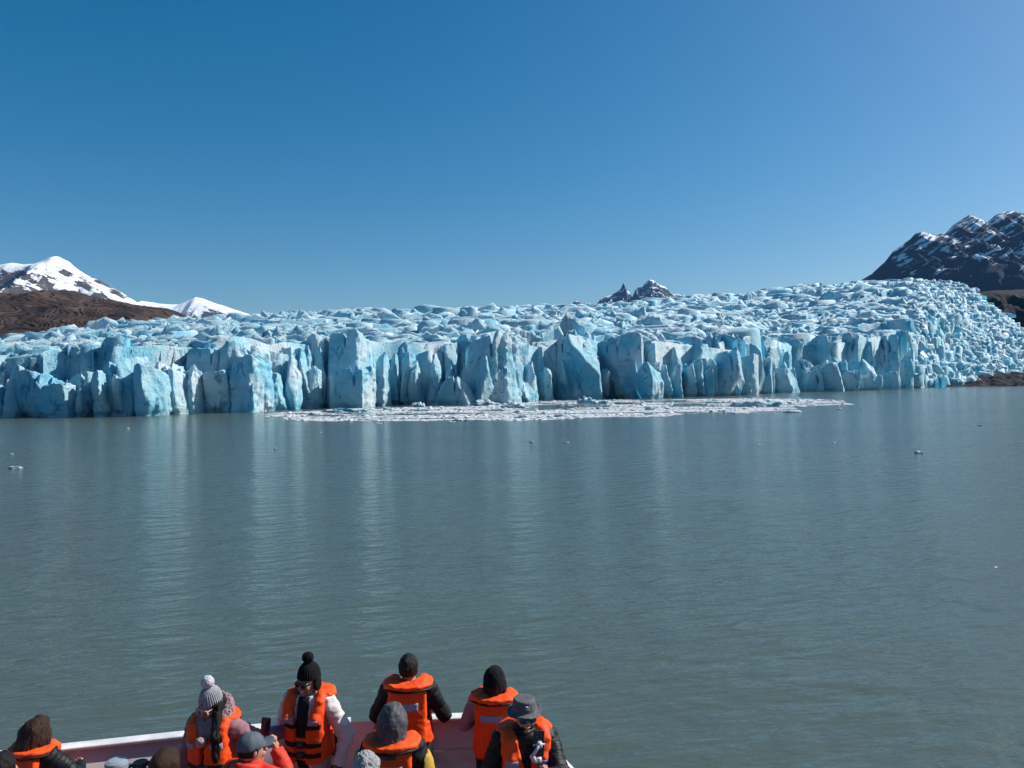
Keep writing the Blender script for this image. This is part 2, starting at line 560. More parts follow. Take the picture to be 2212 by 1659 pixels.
M['dark_hill'] = make_rock('dark_moraine', (0.010, 0.010, 0.012), (0.028, 0.026, 0.026), 0.02, 3.0)
M['shore_rock'] = make_mountain('shade_tinted_shore_rock', (0.006, 0.009, 0.014), (0.018, 0.022, 0.030), 0.14, 0.10, (0.5, 0.5, 2.5), (0, R(-18), 0), -30, 60, snow=(0.55, 0.70, 0.78), bumpd=0.8, kz=0.3)  # dark rock, its deeper navy being shade put into the colour

# =================================================================== WATER
water = pydata_obj('lake_water', [(-3500, -600, 0), (3500, -600, 0), (3500, 2600, 0), (-3500, 2600, 0)], [(0, 1, 2, 3)], M['water'])
tag(water, 'calm grey green glacial lake with small wind ripples', 'lake', kind='structure')

# =================================================================== MOUNTAINS
def interp(tab, u):
    tab = sorted(tab)
    return np.interp(u, [t[0] for t in tab], [t[1] for t in tab])

def mountain(name, sil, D, Wf, Wb, base_z, amp, L, mat, label, cols=420, rows=110, seed=0, pw=1.15, jag=1.0, spur=0.6):
    us = [s[0] for s in sil]
    u = np.linspace(min(us), max(us), cols)
    v = interp(sil, u)
    ridge = np.array([at(a, b, D) for a, b in zip(u, v)])
    t = np.concatenate([np.linspace(-1, 0, rows) ** 1, np.linspace(0, 1, rows // 3)[1:]])
    T, X = np.meshgrid(t, ridge[:, 0], indexing='ij')
    Z0 = np.broadcast_to(ridge[:, 2], T.shape)
    Y = D + np.where(T < 0, T * Wf, T * Wb)
    prof = np.where(T < 0, (1 - np.abs(T)) ** pw, (1 - np.abs(T)) ** 1.1)
    # spurs lean sideways down the slope so the face is not a plain ramp
    warp = fbm(v3(X / L * 0.35, Y / L * 0.35, seed + 3.3), 3) * L * 0.7
    n = ridged(v3((X + warp) / L, Y / L * spur + warp / L * .4, seed), 6, 0.52)
    away = sstep(0, 0.12, np.abs(T))
    Z = base_z + (Z0 - base_z) * prof + ((n - 0.35) * amp * 0.10 * jag * (1 - away) + (n - 0.85) * amp * away * 1.1) * sstep(0, .10, prof + .03)
    V = np.stack([X, Y, Z], -1).reshape(-1, 3)
    nr, nc = T.shape
    i = np.arange(nr * nc).reshape(nr, nc)
    F = np.stack([i[:-1, :-1], i[:-1, 1:], i[1:, 1:], i[1:, :-1]], -1).reshape(-1, 4)
    o = mesh_obj(name, V, F, mat)
    tag(o, label, 'mountain', kind='structure')
    return o

mountain('snowy_mountain', [(-420, 640), (-300, 600), (-180, 560), (-80, 585), (0, 571), (25, 567), (50, 571), (75, 570), (90, 563), (105, 557), (114, 553.5), (121, 551.5), (129, 554), (150, 566),
         (165, 580), (185, 594), (200, 601), (215, 606), (235, 618), (260, 632), (280, 645), (300, 655), (325, 664), (380, 690), (480, 720), (600, 760)],
         4200, 2300, 1500, 60, 120, 420, M['mt_left'], 'pointed snow covered mountain above the brown folded rock hill', seed=1, jag=0.8, pw=1.25)
mountain('small_snowy_mountain', [(180, 700), (290, 656), (305, 651), (325, 653), (345, 657), (370, 658), (385, 658), (400, 652), (410, 648), (423, 641), (440, 645), (465, 655), (490, 663), (520, 674), (552, 684),
         (600, 690), (640, 684), (700, 692), (900, 720)],
         5600, 2400, 1500, 120, 150, 560, M['mt_mid'], 'small pointed snowy peak between the brown hill and the ice', cols=300, rows=70, seed=4, jag=0.5)
mountain('rock_spire_mountain', [(1150, 690), (1215, 668), (1229, 656), (1244, 650), (1254, 652), (1274, 658), (1289, 657), (1297, 646), (1308, 641), (1319, 638), (1332, 631), (1340, 625), (1344, 617), (1347, 611.5), (1349, 610.5), (1351, 617),
         (1352.5, 626), (1359, 630), (1364, 640), (1366, 641), (1373, 625), (1382, 618.5), (1387, 621), (1394, 611), (1403, 604), (1412, 606), (1424, 615), (1437, 620), (1447, 630),
         (1454, 636), (1464, 635), (1472, 639), (1500, 652), (1600, 680)],
         7200, 1700, 900, 380, 90, 170, M['mt_spire'], 'dark rock spire beside a snow streaked peak behind the ice', cols=520, rows=90, seed=9, jag=0.30, pw=1.5)
mountain('dark_snow_streaked_mountain', [(1700, 690), (1800, 645), (1861, 604), (1882, 591), (1911, 566), (1929, 542), (1941, 533), (1965, 518), (1977, 506), (1992, 501), (2009, 505), (2021, 510), (2030, 506),
         (2045, 502), (2057, 488), (2075, 476), (2093, 465), (2104, 468), (2119, 476), (2125, 485), (2137, 475), (2149, 465), (2167, 458), (2187, 457), (2199, 459), (2212, 462),
         (2260, 475), (2330, 452), (2450, 490), (2650, 470), (2900, 540)],
         3600, 2300, 1300, 20, 120, 300, M['mt_right'], 'dark blue mountain with white snow streaks rising behind the ice', cols=600, rows=190, seed=14, jag=0.4, spur=0.35)

# brown hill of folded rock beds
def folded_hill():
    sil = [(-420, 660), (-250, 640), (-120, 632), (0, 638), (25, 633), (62, 636), (112, 635), (140, 630), (162, 628), (185, 636), (207, 642), (250, 650), (287, 657), (325, 663), (362, 666), (385, 674), (402, 682), (416, 690), (436, 708), (476, 760)]
    D, Wf = 900.0, 420.0
    cols, rows = 640, 300
    u = np.linspace(-420, 470, cols); v = interp(sil, u)
    ridge = np.array([at(a, b, D) for a, b in zip(u, v)])
    t = np.concatenate([np.linspace(-1, 0, rows), np.linspace(0, 1, 40)[1:]])
    T, X = np.meshgrid(t, ridge[:, 0], indexing='ij')
    Y = D + np.where(T < 0, T * Wf, T * 300)
    Z0 = np.broadcast_to(ridge[:, 2], T.shape)
    prof = np.where(T < 0, 1 - np.abs(T) ** 1.35, (1 - np.abs(T)) ** 1.2)
    Z = -8 + (Z0 + 8) * prof
    # picture-independent fold coordinate in the hill's own plane
    x0 = at(95, 640, D)[0]
    lx = (X - x0) / 60.0; lz = Z / 45.0
    w = fbm(v3(X / 110, Y / 110, 2.2), 3) * 0.55
    bed = lz * 1.15 + 0.55 * np.cos(lx * 1.25 + 0.5 + lz * 0.9) * np.exp(-((lx) / 2.6) ** 2) + 0.42 * lx + w
    ph = bed * 9.0 + 1.3 * np.sin(bed * 4.3) + 0.9 * np.sin(bed * 9.7 + 1) + 1.3 * fbm(v3(X / 35, Y / 35, Z / 35), 3)
    fr = ph - np.floor(ph)
    hard = _rnd[(np.floor(ph).astype(int) * 37) & 255, 0]
    step = sstep(0.0, 0.75, fr) - sstep(0.80, 1.0, fr)
    msk = sstep(0.05, 0.35, 0.5 + fbm(v3(X / 70, Y / 70, 8.1), 3)) * sstep(0, .06, np.abs(T))
    dz = (step - 0.4) * (0.9 + 1.6 * hard) * (0.35 + 0.65 * msk) * sstep(0, .05, np.abs(T)) + fbm(v3(X / 60, Y / 60, 1.1), 2, 0.5) * 3.5 * sstep(0, .12, np.abs(T)) + fbm(v3(X / 9, Y / 9, 5.1), 3) * 0.7
    Y = Y - dz * 0.9
    Z = Z + dz * 0.55
    V = np.stack([X, Y, Z], -1).reshape(-1, 3)
    nr, nc = T.shape
    i = np.arange(nr * nc).reshape(nr, nc)
    F = np.stack([i[:-1, :-1], i[:-1, 1:], i[1:, 1:], i[1:, :-1]], -1).reshape(-1, 4)
    o = mesh_obj('folded_rock_hill', V, F, M['hill'])
    a = o.data.attributes.new('bed', 'FLOAT', 'POINT')
    a.data.foreach_set('value', (0.45 + (hard * 0.55 + 0.45 * sstep(.05, .6, fr) * (1 - sstep(.82, .97, fr)) - .45) * (.25 + .75 * msk) + 0.25 * fbm(v3(X / 30, Y / 30, Z / 30), 2)).astype(np.float32).ravel())
    tag(o, 'brown bare rock hill with curved folded layers beside the ice', 'hill', kind='structure')
folded_hill()
mountain('dark_hillside', [(1980, 700), (2060, 650), (2104, 633), (2150, 628), (2212, 625), (2300, 616), (2450, 600), (2700, 610), (2950, 680)],
         1180, 380, 400, -4, 26, 90, M['dark_hill'], 'bare dark brown hillside right of the ice edge', cols=260, rows=120, seed=22, jag=0.5, pw=0.8)

# =================================================================== GLACIER
glacier = empty('glacier', (0, 300, 0))
tag(glacier, 'wide blue glacier with a broken ice cliff ending in the lake', 'glacier', kind='structure')

def child(name, V, F, mat, parent, smooth=True):
    V = np.asarray(V) - np.array(parent.location)[None]
    return mesh_obj(name, V, F, mat, parent, smooth)

WATERLINE = [(-300, 905), (0, 901), (250, 900), (420, 894), (532, 888), (568, 887), (683, 882), (778, 878.5), (818, 877), (963, 873.5), (1062, 873), (1132, 866), (1212, 863.5), (1302, 861), (1409, 860),
             (1587, 855), (1629, 851), (1733, 846), (1810, 845), (1941, 840), (2060, 835.5), (2212, 833), (2500, 831)]
def front_depth(u):
    return CAM_Z * FPX / (interp(WATERLINE, u) - horizon_v(u))

VA = [(-300, 800), (0, 786), (120, 778), (250, 752), (420, 744), (540, 742), (680, 735), (760, 738), (830, 740), (1000, 735), (1130, 748), (1250, 728), (1400, 738), (1500, 740), (1600, 748), (1700, 742), (1800, 740), (1870, 728), (1940, 722), (1962, 760), (1985, 838), (2250, 836), (2500, 834)]
VC = [(-300, 760), (0, 737), (150, 711), (300, 697), (400, 689), (550, 683), (620, 679), (700, 673), (760, 667), (830, 669), (950, 666), (1100, 661), (1300, 656), (1470, 641), (1600, 631), (1650, 626), (1750, 614), (1800, 612), (1870, 604), (1960, 604), (2050, 609), (2090, 619), (2112, 640), (2140, 662), (2170, 682), (2212, 714), (2250, 748), (2300, 800), (2360, 842), (2500, 845)]
DC = [(-300, 560), (0, 640), (300, 800), (600, 1000), (1100, 1150), (1700, 1100), (1900, 980), (2050, 860), (2112, 790), (2212, 690), (2300, 640), (2500, 620)]
def surf_tables(u):
    front = front_depth(u)
    k = sstep(1945, 1985, u)
    vA = interp(VA, u); dA = front + 13 * (1 - k) + 3 * k
    vC = interp(VC, u); dC = interp(DC, u)
    vB = (vA * 0.44 + vC * 0.56) * (1 - k) + k * interp([(1940, 690), (1960, 688), (2020, 700), (2090, 742), (2160, 775), (2212, 800), (2300, 826), (2500, 845)], u)
    dB = np.sqrt(dA * dC) * (1 - k) + k * (front * 1.16)
    return dA, vA, dB, vB, dC, vC

def rot_xy(x, y, a):
    return x * math.cos(a) + y * math.sin(a), -x * math.sin(a) + y * math.cos(a)

def glacier_surface():
    cols, rows = 780, 500
    u = np.linspace(-260, 2440, cols)
    dA, vA, dB, vB, dC, vC = surf_tables(u)
    s = np.linspace(0, 1.12, rows)
    S, U = np.meshgrid(s, u, indexing='ij')
    tB = np.log(dB / dA) / np.log(dC / dA)
    depth = dA * (dC / dA) ** S
    a1 = np.clip(S / tB, 0, 1); a2 = np.clip((S - tB) / (1 - tB), 0, 1)
    v = np.where(S < tB, vA + (vB - vA) * a1, vB + (vC - vB) * a2 ** 0.9)
    v = v + np.clip(S - 1, 0, 1) * 150          # falls away behind the skyline
    # positions
    a = (U - W2 / 2) / FPX; b = (H2 / 2 - v) / FPX
    X = (RIGHT[0] * a + UP[0] * b) * depth
    Y = depth.copy()
    Z = CAM_Z + (RIGHT[2] * a + UP[2] * b) * depth
    # serac cells; a cell grows with the square root of distance
    q = np.sqrt(Y / 300.0)
    rx, ry = rot_xy(X, Y, R(17))
    wx = fbm(v3(X / 60, Y / 60, 4.4), 3) * 9; wy = fbm(v3(X / 60, Y / 60, 9.4), 3) * 6
    size = 14.0
    cx = (rx + wx * 1.6) / (size * 1.7 * q); cy = 2 * np.sqrt(300.0) * np.sqrt(np.maximum(ry + wy * 1.5 + 100, 1)) / (size * 0.68)
    F1, F2, ox, oy, rn, cid = worley2(cx, cy, 0.9, 1)
    edge = F2 - F1
    ice_fall = sstep(1900, 2010, U) * 0.9 + 0.1 * sstep(0.1, 0.6, fbm(v3(X / 160, Y / 160, 1.7), 2))
    amp = 2.9 * (Y / 300) ** 0.4
    top = (rn[..., 0] - 0.45) * 1.6 - oy * (1.5 + 1.4 * rn[..., 1]) + ox * (rn[..., 2] - 0.5) * 1.2 - F1 ** 2 * 0.5
    wid = np.where(oy < 0, 0.38 + 0.15 * rn[..., 3], 0.45 + 0.30 * rn[..., 3])
    crev = 1 - sstep(0.0, wid, edge)
    low = -0.75 + 1.1 * fbm(v3(X / 28, Y / 28, 7.7), 2)
    dz = amp * (top * (1 - crev) + np.minimum(low, top) * crev)
    # smaller broken pieces, stronger on the icefall at the margin
    G1, G2, gx, gy, gr, _ = worley2((rx + wx * .5) / (6.0 * q), (ry + wy * .5) / (4.2 * q), 0.95, 3)
    small = sstep(0, 0.2, G2 - G1) * ((gr[..., 0] - 0.5) * 1.7 - gy * 1.1 + gx * (gr[..., 1] - .5))
    rough = (1 - .6 * sstep(.6, .9, S)) * (0.10 + 0.32 * sstep(0.05, 0.45, fbm(v3(X / 75, Y / 75, 12.2), 2))) + 1.0 * ice_fall
    dz = dz * (1 - 0.35 * ice_fall) + amp * 0.62 * small * rough
    T1, T2, tx, ty, tr, _ = worley2(rx / (2.6 * q) + 3, ry / (2.2 * q), 0.95, 5)
    dz = dz + ((tr[..., 0] - .5) * 2.2 - ty * 1.2) * sstep(0, .2, T2 - T1) * 1.1 * ice_fall
    # long swells of the ice stream and fine melt relief
    dz = dz + fbm(v3(X / 120, Y / 70, 0.3), 3) * 5.0 * sstep(0, .12, S) * (1 - sstep(.9, 1.0, S) * .6)
    dz = dz + fbm(v3(X / 5, Y / 4, 3.1), 3) * 0.30 + ridged(v3(rx / 30, ry / 7, 6.1), 2) * 0.9
    def blur(a):
        for ax in (0, 1):
            q = np.pad(a, [(2, 2) if k == ax else (0, 0) for k in (0, 1)], mode='edge')
            n = a.shape[ax]
            sl = lambda i: tuple(slice(i, i + n) if k == ax else slice(None) for k in (0, 1))
            a = (q[sl(0)] + 4 * q[sl(1)] + 6 * q[sl(2)] + 4 * q[sl(3)] + q[sl(4)]) / 16
        return a
    dz = blur(dz) * (0.50 - 0.2 * ice_fall) - 1.2 * (Y / 300) ** .5 * sstep(0, .06, S)
    fade = 1 - 0.45 * sstep(0.85, 1.0, S)
    Z = Z + dz * fade
    # broken faces lean a little out toward the lake
    Y = Y - np.clip(dz, -4, 6) * 0.22 + fbm(v3(X / 6, Z / 4, Y / 6), 2) * 0.5
    # front skirt into the lake
    V = np.stack([X, Y, Z], -1)
    sk = V[0].copy(); sk[:, 2] = -4; sk[:, 1] += 1.5
    V = np.concatenate([sk[None], V]).reshape(-1, 3)
    nr, nc = rows + 1, cols
    i = np.arange(nr * nc).reshape(nr, nc)
    F = np.stack([i[:-1, :-1], i[:-1, 1:], i[1:, 1:], i[1:, :-1]], -1).reshape(-1, 4)
    child('ice_surface', V, F, M['ice'], glacier)
    return u, s, V.reshape(nr, nc, 3)[1:]
SURF_U, SURF_S, SURF_V = glacier_surface()

def seracs():
    """broken blocks standing on the ice: the larger ones singly, the rest as one field"""
    rs = np.random.RandomState(21)
    rec = []
    rows = 68
    for r in range(rows):
        s0 = 0.005 + (r / (rows - 1)) ** 0.95 * 0.99
        step = 23 - 7 * s0
        for uu in np.arange(-150, 2330, step):
            u = uu + rs.uniform(-.5, .5) * step; s = s0 + rs.uniform(-.5, .5) / rows
            fall = float(sstep(1900, 2000, u))
            if rs.rand() < 0.18 * (1 - fall): continue
            fi = np.clip(s, 0, 1.1) / (SURF_S[-1]) * (len(SURF_S) - 1); fj = (u - SURF_U[0]) / (SURF_U[-1] - SURF_U[0]) * (len(SURF_U) - 1)
            if not (1 <= fi < len(SURF_S) - 2 and 1 <= fj < len(SURF_U) - 2): continue
            p = SURF_V[int(fi), int(fj)]
            if p[2] < 0.5: continue
            if fall < .6 and s < (.018 if u > 470 else .004): continue
            rec.append((u, s, fall, *p))
            if fall > .5:
                for _ in range(3):
                    k = int(np.clip(int(fi) + rs.randint(-6, 7), 1, len(SURF_S) - 2)); k2 = int(np.clip(int(fj) + rs.randint(-5, 6), 1, len(SURF_U) - 2))
                    if SURF_V[k, k2][2] > .5: rec.append((float(SURF_U[k2]), float(SURF_S[k]), fall, *SURF_V[k, k2]))
    for _ in range(70):                                   # the broken brow above the low cliff
        uu = rs.uniform(20, 460); ss = rs.uniform(.004, .10)
        p = SURF_V[int(ss / SURF_S[-1] * (len(SURF_S) - 1)), int((uu - SURF_U[0]) / (SURF_U[-1] - SURF_U[0]) * (len(SURF_U) - 1))]
        rec.append((uu, ss, 0.0, *p))
    n = len(rec); A = np.array(rec)
    u, s, fall, x, y, z = A.T
    q = (y / 300.0) ** 0.5
    big = rs.rand(n) ** 2.2
    ax = (3.6 + 9.5 * big) * q * (1 - .64 * fall); ay = ax * rs.uniform(.30, .65, n) * (1 + .5 * fall)
    h = (1.2 + 3.2 * rs.rand(n) ** 1.6 + 1.6 * big) * q ** 0.7 * (1 - .30 * fall) * (1 - .55 * sstep(.80, 1.0, s))
    patch = sstep(-.15, .35, fbm(v3(x / 90, y / 60, 3.3), 2))       # smoother stretches between broken ones
    h = h * (0.45 + 0.75 * np.maximum(patch, fall))
    K = 7
    ang = np.linspace(0, 2 * np.pi, K, endpoint=False)[None] + rs.uniform(-.3, .3, (n, K)) + rs.rand(n, 1)
    rr = rs.uniform(.70, 1.15, (n, K))
    cx = np.cos(ang) * rr; cy = np.sin(ang) * rr
    rot = np.radians(rs.normal(14, 13, n) + fall * rs.normal(0, 60, n))[:, None]
    tilt = rs.uniform(.12, .55, n)[:, None]; tx = rs.normal(0, .28, n)[:, None]
    lnx = rs.normal(0, .35, n)[:, None] * (.2 + fall[:, None]); lny = rs.normal(0, .35, n)[:, None] * (.2 + fall[:, None])
    def ring(sc, zf, push=0.0, up=0.0):
        lx = cx * sc * ax[:, None] + up * lnx * h[:, None]; ly = cy * sc * ay[:, None] + push * ay[:, None] + up * lny * h[:, None]
        X = x[:, None] + lx * np.cos(rot) - ly * np.sin(rot); Y = y[:, None] + lx * np.sin(rot) + ly * np.cos(rot)
        Z = z[:, None] + zf
        return np.stack([X, Y, Z], -1)
    hh = h[:, None]
    zt = hh * (1 - tilt * cy * .75 + tx * cx)
    sc1 = rs.uniform(.86, 1.0, (n, K)); sc2 = rs.uniform(.52, .80, (n, K))
    R0 = ring(1.06, -4.0 - (14.0 * (s < .08) * (1 - fall))[:, None] - 0 * zt); R1 = ring(sc1, zt * rs.uniform(.66, .93, (n, K)), -.06, .7); R2 = ring(sc2, zt * rs.uniform(.96, 1.12, (n, K)), -.10, 1.0)
    top = R2.mean(1, keepdims=True) + np.stack([np.zeros(n), np.zeros(n), h * rs.uniform(-.10, .12, n)], -1)[:, None]
    V = np.concatenate([R0, R1, R2, top], 1)
    T = []
    for k in range(K):
        j = (k + 1) % K
        T += [(k, j, K + j), (k, K + j, K + k), (K + k, K + j, 2 * K + j), (K + k, 2 * K + j, 2 * K + k), (2 * K + k, 2 * K + j, 3 * K)]
    T = np.array(T)
    # elsewhere the ice rises in sharp crested waves: steep toward the lake, falling gently behind
    S = 7
    t = np.linspace(-1, 1, S)[None] + rs.uniform(-.10, .10, (n, S))
    bx = (3.4 + 10.5 * big) * q * (1 - .5 * fall); by = (1.7 + 2.0 * rs.rand(n)) * q
    brow = 1 - sstep(.05, .10, s)
    bx = np.where(brow > 0, np.minimum(bx, 5.0 + 2 * rs.rand(n)), bx)
    fh = h * 1.02
    foot = -3.0 - 14.0 * brow * (1 - fall)
    env = np.sqrt(np.clip(1 - t ** 2, 0, 1)) * rs.uniform(.42, 1.35, (n, S)); env[:, 0] = env[:, -1] = 0
    env = np.where((s < .07)[:, None] & ((np.arange(S) == 0) | (np.arange(S) == S - 1))[None], .55, env)
    cur = rs.normal(0, .55, (n, 1)) * t ** 2 + rs.normal(0, .32, (n, S)) + rs.normal(0, .5, (n, 1)) * t
    frot = np.radians(rs.normal(12, 9, n) + fall * rs.normal(0, 40, n))[:, None]
    def line(ly, lz):
        lx = t * bx[:, None]; ly = (ly + cur) * by[:, None]
        return np.stack([x[:, None] + lx * np.cos(frot) - ly * np.sin(frot), y[:, None] + lx * np.sin(frot) + ly * np.cos(frot), z[:, None] + lz], -1)
    fz = fh[:, None] * env
    L0 = line(-.42 + 0 * t, foot[:, None] + 0 * fz); L1 = line(-.26 + rs.uniform(-.1, .1, (n, S)), fz * rs.uniform(.5, .8, (n, S))); L2 = line(-.12 + rs.uniform(-.08, .08, (n, S)), fz)
    L3 = line(.35 + rs.uniform(-.1, .2, (n, S)), fz * rs.uniform(.62, .92, (n, S))); L4 = line(1.25 + 0 * t, foot[:, None] + 0 * fz)
    VF = np.concatenate([L0, L1, L2, L3, L4], 1)
    TF = []
    for a in range(4):
        for k in range(S - 1):
            p0, p1, p2, p3 = a * S + k, a * S + k + 1, (a + 1) * S + k + 1, (a + 1) * S + k
            TF += [(p0, p1, p2), (p0, p2, p3)]
    TF = np.array(TF)
    block = (fall > rs.uniform(.2, 1.3, n)) | (rs.rand(n) < .10)
    h = np.where(block & (fall < .5), h * .6, h)
    score = np.where(block, ax, bx) * h / y ** 2 * ((u > 0) & (u < 2212))
    order = np.argsort(-score)
    for k in order[:270]:
        child('serac', V[k] if block[k] else VF[k], T if block[k] else TF, M['ice'], glacier, smooth=False)
    rest = order[270:]
    ra = rest[block[rest]]; rb = rest[~block[rest]]
    FA = (T[None] + (np.arange(len(ra)) * (3 * K + 1))[:, None, None]).reshape(-1, 3)
    FB = (TF[None] + (np.arange(len(rb)) * (5 * S))[:, None, None]).reshape(-1, 3) + len(ra) * (3 * K + 1)
    o = child('serac_field', np.concatenate([V[ra].reshape(-1, 3), VF[rb].reshape(-1, 3)]), np.concatenate([FA, FB]), M['ice'], glacier, smooth=False)
    o['kind'] = 'stuff'
seracs()

# --- the ice cliff: one tower after the other as they stand along the water
def ice_tower(u0, u1, vtop, setback=0.0, tilt=0.0, slope=0.0, thick=None, round_=0.5, rough=1.0, seed=0, right=0.42, vbase=None, caves=(), px=1.5, lean=0.06, taper=0.0, name='ice_tower', notch=0):
    rs = np.random.RandomState(seed * 7 + 11)
    uc = (u0 + u1) / 2
    setback = setback * 1.8 if setback < 0 else min(setback * 1.35, 12.5) if setback < 14 else setback
    D = front_depth(uc) + setback
    if vbase is not None: D = CAM_Z * FPX / (vbase - horizon_v(uc))
    w = (u1 - u0) / FPX * D
    top = at(uc, vtop, D + 2)
    H = top[2]
    c = np.array([top[0], D, 0.0])
    az = math.atan2(top[0], D) * 0.12
    T = thick if thick else max(9.0, min(17.0, w * 0.9))
    ca, sa = math.cos(az), math.sin(az)
    # planes: normal, offset (local x right, y away, z up)
    right = max(0.06, (right - 0.4) * 0.75) + 0.10 * math.atan2(top[0], D)
    pl = []
    def plane(n, pt):
        n = np.array(n, float); n /= np.linalg.norm(n); pl.append((n, float(n @ np.array(pt, float))))
    hw = w / 2 * 0.90
    plane((-0.14 + 0.08 * rs.randn(), -1, lean * .4 + 0.05 * rs.randn()), (0, 0, 0))
    plane((-0.20 + 0.08 * rs.randn(), -1, 0.06 * rs.randn()), (-hw * 0.5, 0.015 * w, H * .5))
    plane((-0.42 + 0.12 * rs.randn(), -1, 0.08 * rs.randn()), (-hw * 0.1, 0.02 * w, H * .4))
    plane((1, -right + 0.1 * rs.randn(), 0.05 + taper), (hw, 0, H * .45))
    plane((-1, -0.30 + 0.15 * rs.randn(), 0.04 + taper), (-hw, 0, H * .45))
    plane((0, 1, 0), (0, T, 0))
    plane((tilt + 0.20 * rs.randn(), slope + 0.34 + 0.14 * rs.randn(), 1), (0, 0, H))
    for sx in (-1, 1):
        k = round_ * (0.7 + 0.6 * rs.rand())
        plane((sx * 0.8, -0.15 + 0.2 * rs.randn(), 0.9 - 0.3 * rs.rand()), (sx * hw * (1 - 0.30 * k), 0, H - 0.06 * k * w))
    plane((-0.2 + 0.1 * rs.randn(), -1.0, 0.55), (0, 0, H - 0.05 * round_ * w))
    for kk in range(4):       # chipped corners
        sx = rs.choice((-1, -1, 1)); z = rs.uniform(0.1, 0.95) * H
        n = np.array((sx * rs.uniform(.35, .9), -rs.uniform(.4, 1), rs.uniform(-.45, .6)))
        p = np.array((sx * hw * rs.uniform(.86, .99), rs.uniform(-.02, .04) * w, z))
        plane(n, p)
    o = rs.rand(3) * 200
    shx = rs.uniform(-.05, .05)
    notch = max(notch, 0 if w < 7 else 1 if w < 13 else 2)
    notches = [(rs.uniform(-.36, .36) * w, rs.uniform(.25, .85), rs.uniform(.45, 1.0)) for _ in range(notch)]
    h = px * D / FPX * 2.16
    fine = min(1.0, (0.42 / h) ** 1.5)
    def f(p):
        x = p[:, 0] - c[0]; y = p[:, 1] - c[1]; z = p[:, 2]
        lx = x * ca - y * sa + shx * (z - H * .5); ly = x * sa + y * ca
        wob = fbm(np.stack([p[:, 0], p[:, 1], p[:, 2] * .5], -1) / 9.0 + o, 2)
        lx = lx + wob * 0.06 * w; ly = ly + fbm(np.stack([p[:, 0], p[:, 2] * .5, p[:, 1]], -1) / 8.0 + o[::-1], 2) * 0.7
        d = None
        kk = 0.010 * w + 0.12
        for n, off in pl:
            e = lx * n[0] + ly * n[1] + z * n[2] - off
            d = e if d is None else smax(d, e, kk)
        side = sstep(0.15 * w, 0.45 * w, lx)
        d = d + fbm(p / 1.7 + o, 2, 0.55) * (0.15 + 0.20 * side) * rough * fine
        d = d + ridged(np.stack([p[:, 0] / 3.6, p[:, 1] / 3.6, p[:, 2] / 14.0], -1) + o, 2) * (0.34 + 0.2 * side) * rough
        d = d + pnoise(np.stack([p[:, 0] * .03, p[:, 1] * .03, p[:, 2] * 0.9], -1) + o) * 0.08
        # melt notch at the waterline
        d = d + 0.9 * (1 - sstep(0.2, 1.5, z)) * (0.5 + wob)
        for nx, dep, wd in notches:
            wv = wd * np.clip((z / H - (1 - dep)) / dep, 0, 1) + 0.02
            d = np.maximum(d, wv - np.abs(lx - nx + wob * 1.5))
        for (cu, cw, ch, cd) in caves:
            q = np.sqrt(((lx - cu) / cw) ** 2 + (z / ch) ** 2 + (ly / cd) ** 2)
            d = np.maximum(d, (1 - q) * min(cw, ch))
        return d
    h = px * D / FPX * 2.16
    ext = hw * 1.25 + 2 + T * .5
    V, F = isosurface(f, (c[0] - ext, c[1] - 4, -1.2), (c[0] + ext, c[1] + T + 3, H + 3.0 + .3 * w * abs(tilt)), h, 1.25)
    if len(F) == 0: return
    # only the outer skin is needed: drop what lies in the ice behind or under water
    C = V[F].mean(1)
    ly = (C[:, 0] - c[0]) * sa + (C[:, 1] - c[1]) * ca
    keep = (ly < T - 0.6) & (C[:, 2] > -1.0)
    V, F = compact(V, F[keep])
    ob = child(name, V, F, M['ice'], glacier)
    ob.data.set_sharp_from_angle(angle=R(40))
    return ob

